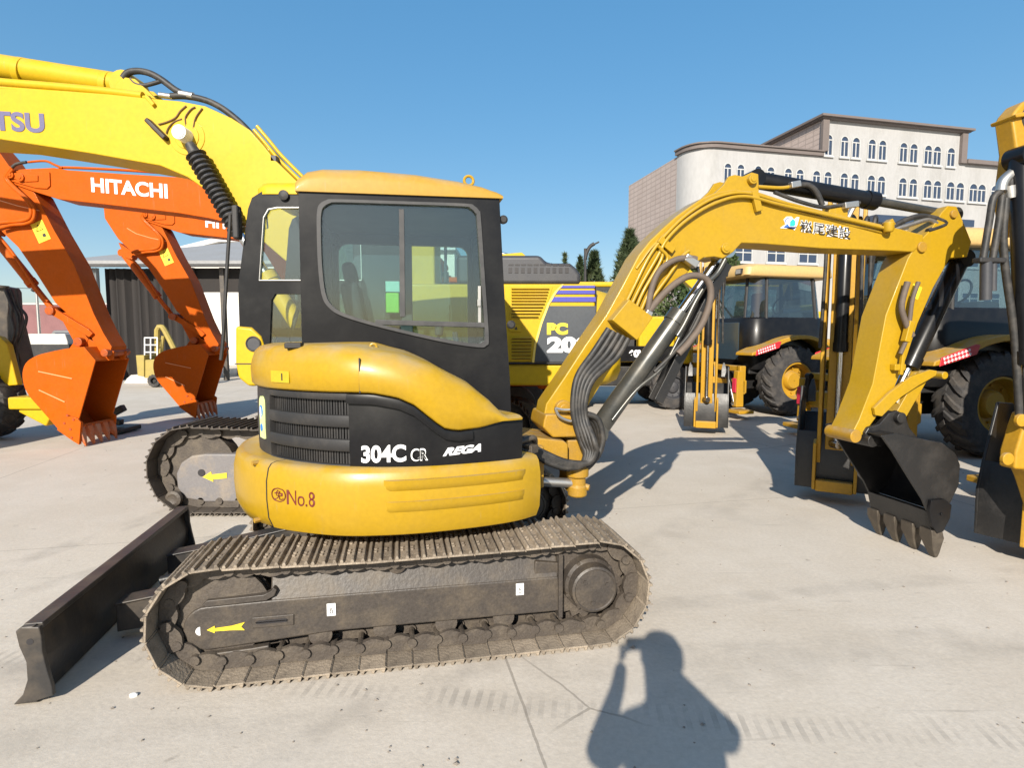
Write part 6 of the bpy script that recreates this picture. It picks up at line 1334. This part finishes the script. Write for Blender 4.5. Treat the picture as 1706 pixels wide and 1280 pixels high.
def gable():
    a, b = at(285, 440, 34), at(690, 440, 34); T = thing('gabled_warehouse', 'pale warehouse gable showing above the shed roof and through the cab windows', 'building', (a.x, 34, 0))
    F_ = Frame(a.x, 34, 0); zr = F_.xz(345, 405, 0)[1]; ze = F_.xz(290, 425, 0)[1]; w_ = b.x-a.x; xp = F_.xz(370, 405, 0)[0]
    q = MB(); q.prism([(0, 0), (w_, 0), (w_, ze), (w_-xp, zr), (xp, zr), (0, ze)], 0, 12); q.build('wall', mat('cream_sheet_wall', (.60, .57, .52), .6, dirt=(.5, .47, .42), amt=.4, scale=.5), T)
    q = MB(); q.prism([(-.4, ze-.1), (xp, zr+.02), (w_-xp, zr+.02), (w_+.4, ze-.1), (w_+.4, ze+.15), (w_-xp, zr+.3), (xp, zr+.3), (-.4, ze+.15)], -.4, 12.3); q.build('roof', mat('pale_grey_sheet', (.5, .5, .5), .5), T)
    c = at(760, 440, 36); T2 = thing('cream_warehouse', 'low cream warehouse seen through the right of the small cab window', 'building', (c.x-3, 36, 0))
    q = MB(); q.box(-.6, 2.9, 0, 10, 0, at(760, 418, 36).z); q.build('wall', mat('cream_sheet_wall', (.60, .57, .52), .6), T2)
    q = MB(); q.box(-.8, 3.0, -.4, 10.3, at(760, 418, 36).z+.003, at(760, 415, 36).z+.1); q.build('roof', mat('pale_grey_sheet', (.5, .5, .5), .5), T2)
gable()
def far_wall():
    a, b = at(-60, 545, 46), at(115, 545, 46)
    BR = mat('purple_brown_brick', (.20, .095, .095), .8, dirt=(.14, .07, .07), amt=.6, scale=1)
    T = thing('brick_wall', 'long purplish brick wall in the far left distance', 'wall', (a.x, 46, 0))
    zt = at(20, 508, 46).z; q = MB(); q.box(-20, b.x-a.x+4, 0, .4, 0, zt); q.build('wall', BR, T, smooth=0)
    q = MB(); q.box(-20, b.x-a.x+4, -.06, .46, zt+.003, zt+.14); q.build('coping', mat('pale_coping', (.45, .40, .38), .8), T, smooth=0)
    # concrete block and grey truck in front of the wall, lamp and wire poles
    c = at(52, 562, 20); q = MB(); p = [(-1.2, 0), (1.3, 0), (1.25, c.z-.15), (1.18, c.z+.12), (-.95, c.z+.12), (-1.15, c.z-.1)]
    T = thing('concrete_block', 'pale concrete block with a chamfered top beside the grey truck', 'concrete block', (c.x, 20, 0))
    q.prism(p, 0, 1.2); q.build('block', mat('pale_concrete', (.48, .45, .42), .8, amt=.4), T, bevel=.03); q = MB(); q.prism([(-.6, .02), (1.32, .02), (1.32, c.z-.25), (-.6, c.z-.25)], -.03, .3); q.build('dark_recess', BLKM, T)
    c = at(100, 575, 23); T = thing('grey_truck', 'grey pickup truck with a raked windscreen half hidden by the orange bucket', 'truck', (c.x, 23, 0))
    GR = mat('grey_car_paint', (.17, .165, .165), .3, amt=.2, coat=.3)
    q = MB(); q.prism([(-1.0, .45), (-1.0, 1.25), (-.75, 1.3), (-.25, 1.95), (1.2, 1.95), (1.25, 1.2), (2.9, 1.2), (2.9, .45)], 0, 1.7); bd = q.build('body', GR, T, bevel=.06)
    q = MB(); q.add([(-.72, .1, 1.32), (-.72, 1.6, 1.32), (-.27, 1.5, 1.92), (-.27, .2, 1.92)], [(0, 1, 2, 3)]); q.prism([(-.5, 1.32), (-.15, 1.85), (1.05, 1.85), (1.1, 1.32)], -.012, .003); q.build('window_pane', GLB, bd)
    q = MB(); q.box(-1.03, 1.2, -.02, .0, 1.08, 1.13); q.build('trim', CHROME, bd)
    for x in (-.35, 2.2): make_wheel(T, (x, .16, .38), .38, .26, ZINC, .55, 18, -1)
    for u, h_, Y, nm in ((66, 488, 24, 'pale thin pole beside the grey truck'), (12, 478, 30, 'wooden pole near the left edge carrying a wire')):
        c = at(u, 560, Y); T = thing('pole', nm, 'pole', (c.x, Y, 0)); q = MB(); q.cyl((0, 0, 0), (0, 0, at(u, h_, Y).z), .07, .05, n=12); pl_ = q.build('shaft', ZINC if u == 66 else mat('weathered_wood', (.22, .16, .10), .8), T)
        q = MB(); q.box(-.15, .15, -.1, .1, 0, .12); q.build('foot', BLKM, T)
        if u == 12: q = MB(); e = at(57, 480, 30)-c; q.tube([(0, 0, at(u, 479, Y).z), (e.x*.5, 0, at(u, 480, Y).z), (e.x, 0, at(57, 481, Y).z)], .015, 5); q.cyl((e.x-.1, 0, at(57, 481, Y).z-.12), (e.x+.1, 0, at(57, 481, Y).z+.1), .09); q.build('wire', BLKM, T)
    # yellow lift cart with a cage beyond the second orange machine
    c = at(268, 600, 19); T = thing('yellow_lift', 'small yellow lifting machine with a white cage in front of the shed', 'lift', (c.x, 19, 0)); F_ = Frame(c.x, 19, 0)
    q = MB(); q.prism(F_.poly([(226, 592), (240, 592), (240, 628), (229, 626)], 0), 0, .7); q.prism(F_.poly([(240, 600), (300, 596), (300, 630), (240, 630)], .05), .05, .8); q.build('body', mat('dull_yellow_paint', (.33, .25, .06), .5, dirt=(.2, .15, .06), amt=.6), T, bevel=.02)
    q = MB(); q.tube([F_.pt(u, v, .3) for u, v in ((262, 590), (262, 550), (268, 545), (274, 550), (292, 585))], .09, 8, 2); q.tube([F_.pt(u, v, .3) for u, v in ((272, 560), (268, 590))], .06, 8); q.build('mast', MATS['dull_yellow_paint'], T)
    q = MB()
    for v in (563, 575, 587): q.tube([F_.pt(u, v, .1) for u in (241, 262)], .02, 6)
    for u in (241, 251, 262): q.tube([F_.pt(u, v, .1) for v in (562, 598)], .02, 6)
    q.build('cage', WHITE, T)
    for x in (-.3, .7): make_wheel(T, (x, .1, .22), .22, .16, BLKM, .5, 12, -1)
    c = at(235, 640, 20.5); T = thing('kerb_slab', 'low white concrete slab on the ground in front of the shed', 'slab', (c.x, 20.5, 0)); q = MB(); q.prism([(-.65, 0), (1.0, 0), (.95, .32), (-.35, .32), (-.5, .2)], 0, .6); q.build('slab', mat('pale_concrete', (.48, .45, .42), .8), T, bevel=.02)
far_wall()
# ================================================================ trees, street lamp
LEAF = mat('cypress_foliage', (.030, .050, .018), .6, dirt=(.075, .085, .030), amt=.9, scale=.9, fine=.4)
LEAF2 = mat('shrub_foliage', (.045, .075, .022), .6, dirt=(.10, .12, .04), amt=.9, scale=1.2, fine=.4)
BARK = mat('bark', (.09, .065, .045), .9, bump=.5)
def tree(name, label, u, vb, vt, uw, Y, n, leaf, shape, sz, seed, group=None):
    rnd = random.Random(seed); c = at(u, 560, Y); zt = at(u, vt, Y).z; hw = uw/2/CAM_F*Y
    T = thing(name, label, 'tree', (c.x, Y, 0), 0, group)
    q = MB(); q.tube([(0, 0, -.1), (.05, 0, zt*.3), (-.04, .03, zt*.6), (0, 0, zt*.92)], lambda t: max(.02, .17*(1-t*.9)), 8, 4)
    for k in range(8):
        a = rnd.uniform(0, 6.28); z = zt*(.15+.7*k/8); r_ = hw*shape(z/zt)*.8; q.tube([(0, 0, z), (r_*.5*math.cos(a), r_*.5*math.sin(a), z+.4), (r_*math.cos(a), r_*math.sin(a), z+1.0)], lambda t: .05*(1-t*.8), 5, 2)
    q.build('trunk', BARK, T)
    vs, fs = [], []
    lumps = [(rnd.uniform(0, 6.28), rnd.random(), rnd.uniform(.75, 1.12)) for _ in range(60)]
    for _ in range(n):
        k = rnd.randrange(60); la, lz, lr = lumps[k]
        a = la+rnd.gauss(0, .35); t = min(.995, max(0.02, lz+rnd.gauss(0, .05)))
        rad = hw*shape(t)*lr*(rnd.random()**.35)
        p = Vec((rad*math.cos(a), rad*math.sin(a), zt*t))
        d = Vec((math.cos(a)+rnd.gauss(0, .5), math.sin(a)+rnd.gauss(0, .5), rnd.gauss(.9, .5))).normalized(); s_ = sz*rnd.uniform(.6, 1.4)
        e = d.orthogonal().normalized(); e = Matrix.Rotation(rnd.uniform(0, 6.28), 3, d) @ e
        i = len(vs); vs += [tuple(p-e*s_*.35), tuple(p+d*s_*.5+e*s_*.1), tuple(p+d*s_), tuple(p+e*s_*.35)]; fs.append((i, i+1, i+2, i+3))
    me = bpy.data.meshes.new('crown'); me.from_pydata(vs, [], fs); me.materials.append(leaf); link('crown', me, T)
cone = lambda t: (min(1, t/.18)**.7)*(1 if t < .35 else max(.03, 1-((t-.35)/.65)**1.7))
tree('cypress_tree', 'tallest dark cypress left of the white building', 1046, 560, 388, 74, 38, 14000, LEAF, cone, .42, 1)
tree('cypress_tree', 'shorter cypress beside the street lamp', 988, 560, 424, 50, 44, 8000, LEAF, cone, .42, 2)
tree('cypress_tree', 'small slim cypress immediately left of the street lamp', 965, 560, 430, 28, 50, 4000, LEAF, cone, .4, 3)
tree('fir_tree', 'thin pointed treetop showing over the large excavator hood', 940, 560, 424, 12, 55, 1500, LEAF, lambda t: max(.02, 1-t), .4, 4)
blob = lambda t: max(.05, math.sin(math.pi*min(1, .08+t*.92))**.6)
tree('shrub', 'leafy green shrub glimpsed under the boom of the small excavator', 1135, 560, 440, 120, 30, 7000, LEAF2, blob, .30, 5)
tree('shrub', 'dark shrub between the boom cylinder and the farthest loader', 1215, 560, 420, 60, 32, 4000, LEAF2, blob, .28, 6)
def lamp():
    c = at(975, 560, 42); T = thing('street_lamp', 'dark street lamp with one curved arm among the cypresses', 'street lamp', (c.x, 42, 0))
    F_ = Frame(c.x, 42, 0); q = MB(); q.tube([(0, 0, 0), F_.pt(975, 470, 0), F_.pt(975, 414, 0)], .10, 10); q.build('pole', BLKM, T)
    q = MB(); q.tube([F_.pt(u, v, 0) for u, v in ((975, 432), (978, 420), (983, 411), (990, 406))], .13, 10, 5); ar = q.build('arm', BLKM, T, smooth=60)
    q = MB(); a = F_.pt(990, 406, 0); q.obox(a+Vec((.12, 0, .02)), (.5, .25, .10), Matrix.Rotation(R(-25), 3, 'Y')); q.build('lamp_head', BLKM, ar, bevel=.03)
lamp()
# ================================================================ the photographer, whose shadow lies on the yard
def person():
    T = thing('person', 'person holding up a phone, seen only as a shadow on the concrete', 'person', (0, 0, 0))
    J = {'pelvis': (.13, -.36, .98), 'spine': (.13, -.35, 1.18), 'chest': (.13, -.31, 1.38), 'neck': (.13, -.26, 1.56), 'head0': (.13, -.23, 1.66), 'head1': (.135, -.20, 1.77), 'head2': (.135, -.20, 1.85),
         'sL': (-.05, -.29, 1.47), 'eL': (-.15, -.10, 1.27), 'wL': (-.06, -.07, 1.52), 'hL': (-.045, -.055, 1.63),
         'sR': (.31, -.27, 1.50), 'eR': (.43, -.13, 1.34), 'wR': (.215, -.065, 1.58), 'hR': (.17, -.055, 1.68),
         'hpL': (.03, -.36, .93), 'kL': (.02, -.33, .50), 'aL': (.02, -.38, .09), 'tL': (.01, -.20, .04), 'hpR': (.23, -.36, .93), 'kR': (.25, -.33, .50), 'aR': (.26, -.38, .09), 'tR': (.28, -.20, .04)}
    rad = {'pelvis': .17, 'spine': .17, 'chest': .21, 'neck': .095, 'head0': .10, 'head1': .115, 'head2': .08, 'sL': .085, 'eL': .062, 'wL': .038, 'hL': .032, 'sR': .085, 'eR': .062, 'wR': .038, 'hR': .032, 'hpL': .11, 'kL': .075, 'aL': .05, 'tL': .04, 'hpR': .11, 'kR': .075, 'aR': .05, 'tR': .04}
    E_ = [('pelvis', 'spine'), ('spine', 'chest'), ('chest', 'neck'), ('neck', 'head0'), ('head0', 'head1'), ('head1', 'head2'), ('chest', 'sL'), ('sL', 'eL'), ('eL', 'wL'), ('wL', 'hL'), ('chest', 'sR'), ('sR', 'eR'), ('eR', 'wR'), ('wR', 'hR'), ('pelvis', 'hpL'), ('hpL', 'kL'), ('kL', 'aL'), ('aL', 'tL'), ('pelvis', 'hpR'), ('hpR', 'kR'), ('kR', 'aR'), ('aR', 'tR')]
    ks = list(J); me = bpy.data.meshes.new('body'); me.from_pydata([J[k] for k in ks], [(ks.index(a), ks.index(b)) for a, b in E_], [])
    o = link('body', me, T); me.materials.append(mat('dark_jacket', (.03, .035, .05), .8))
    sk = o.modifiers.new('skin', 'SKIN')
    for i, k in enumerate(ks): me.skin_vertices[0].data[i].radius = (rad[k], rad[k]*(.8 if k in ('pelvis', 'spine', 'chest') else 1))
    me.skin_vertices[0].data[0].use_root = True
    sb = o.modifiers.new('sub', 'SUBSURF'); sb.levels = 2; sb.render_levels = 2
    # fingers
    for sx, hx in ((-1, -.045), (1, .165)):
        for k in range(4):
            z = 1.70-.022*k; q = MB(); q.tube([(hx, -.05, z-.01), (hx-sx*-.0+sx*-.012*0, -.026, z), (hx-sx*.028, -.022, z+.002)], .008, 7, 3); q.build('finger', mat('skin', (.45, .28, .2), .5), T)
        q = MB(); q.tube([(hx, -.06, 1.66), (hx-sx*.02, -.055, 1.685), (hx-sx*.04, -.052, 1.695)], .009, 7, 3); q.build('thumb', mat('skin', (.45, .28, .2), .5), T)
    q = MB(); q.lathe([(.02, .10), (.09, .075), (.115, .02), (.112, -.05), (.095, -.09)], (.135, -.225, 1.775), (0, -.15, 1), n=24); q.build('hair', mat('black_hair', (.012, .01, .01), .6), T)
    P_ = thing('phone', 'phone held level by the photographer, seen only in the shadow of the hands', 'phone', (0, 0, 0))
    q = MB(); q.box(-.022, .142, -.034, -.026, 1.676, 1.753); q.build('phone_body', BLKP, P_, bevel=.004)
    q = MB(); q.box(-.018, .138, -.0352, -.0342, 1.680, 1.749); q.build('screen', GLB, P_)
    q = MB(); q.cyl((-.0, -.026, 1.72), (-.0, -.022, 1.72), .009, n=16); q.build('lens_ring', BLKM, P_)
person()

# ---- grit and small stones lying on the yard
def grit():
    rnd = random.Random(5); q = MB()
    for _ in range(420):
        y = 1.6+9*rnd.random()**1.6; x = rnd.uniform(-1, 1)*y*.95
        s_ = rnd.uniform(.004, .012)*(1.8 if rnd.random() < .06 else 1)
        c = Vec((x, y, s_*.3)); vs = []
        for k in range(6):
            d = Vec(((1, 0, 0), (-1, 0, 0), (0, 1, 0), (0, -1, 0), (0, 0, 1), (0, 0, -1))[k]); vs.append(c+d*s_*rnd.uniform(.5, 1.1)*(.6 if k > 3 else 1))
        q.add(vs, [(0, 2, 4), (2, 1, 4), (1, 3, 4), (3, 0, 4), (2, 0, 5), (1, 2, 5), (3, 1, 5), (0, 3, 5)])
    o = q.build('grit', mat('grey_stone_grit', (.22, .19, .16), .9, amt=.6, scale=20), smooth=0); tag(o, 'scattered grit and small stones on the concrete', 'grit', kind='stuff')
    g = ground(222, 1161); T = MB(); T.loft([[(.02*k*math.cos(a)*(1+.3*math.sin(3*a)), .014*k*math.sin(a), z) for a in [i*math.pi/4 for i in range(8)]] for z, k in ((0, .9), (.008, 1), (.014, .6))]); o = T.build('stone_chip', WHITE); o.location = g; tag(o, 'small white stone chip on the concrete right of the dozer blade', 'stone')
grit()
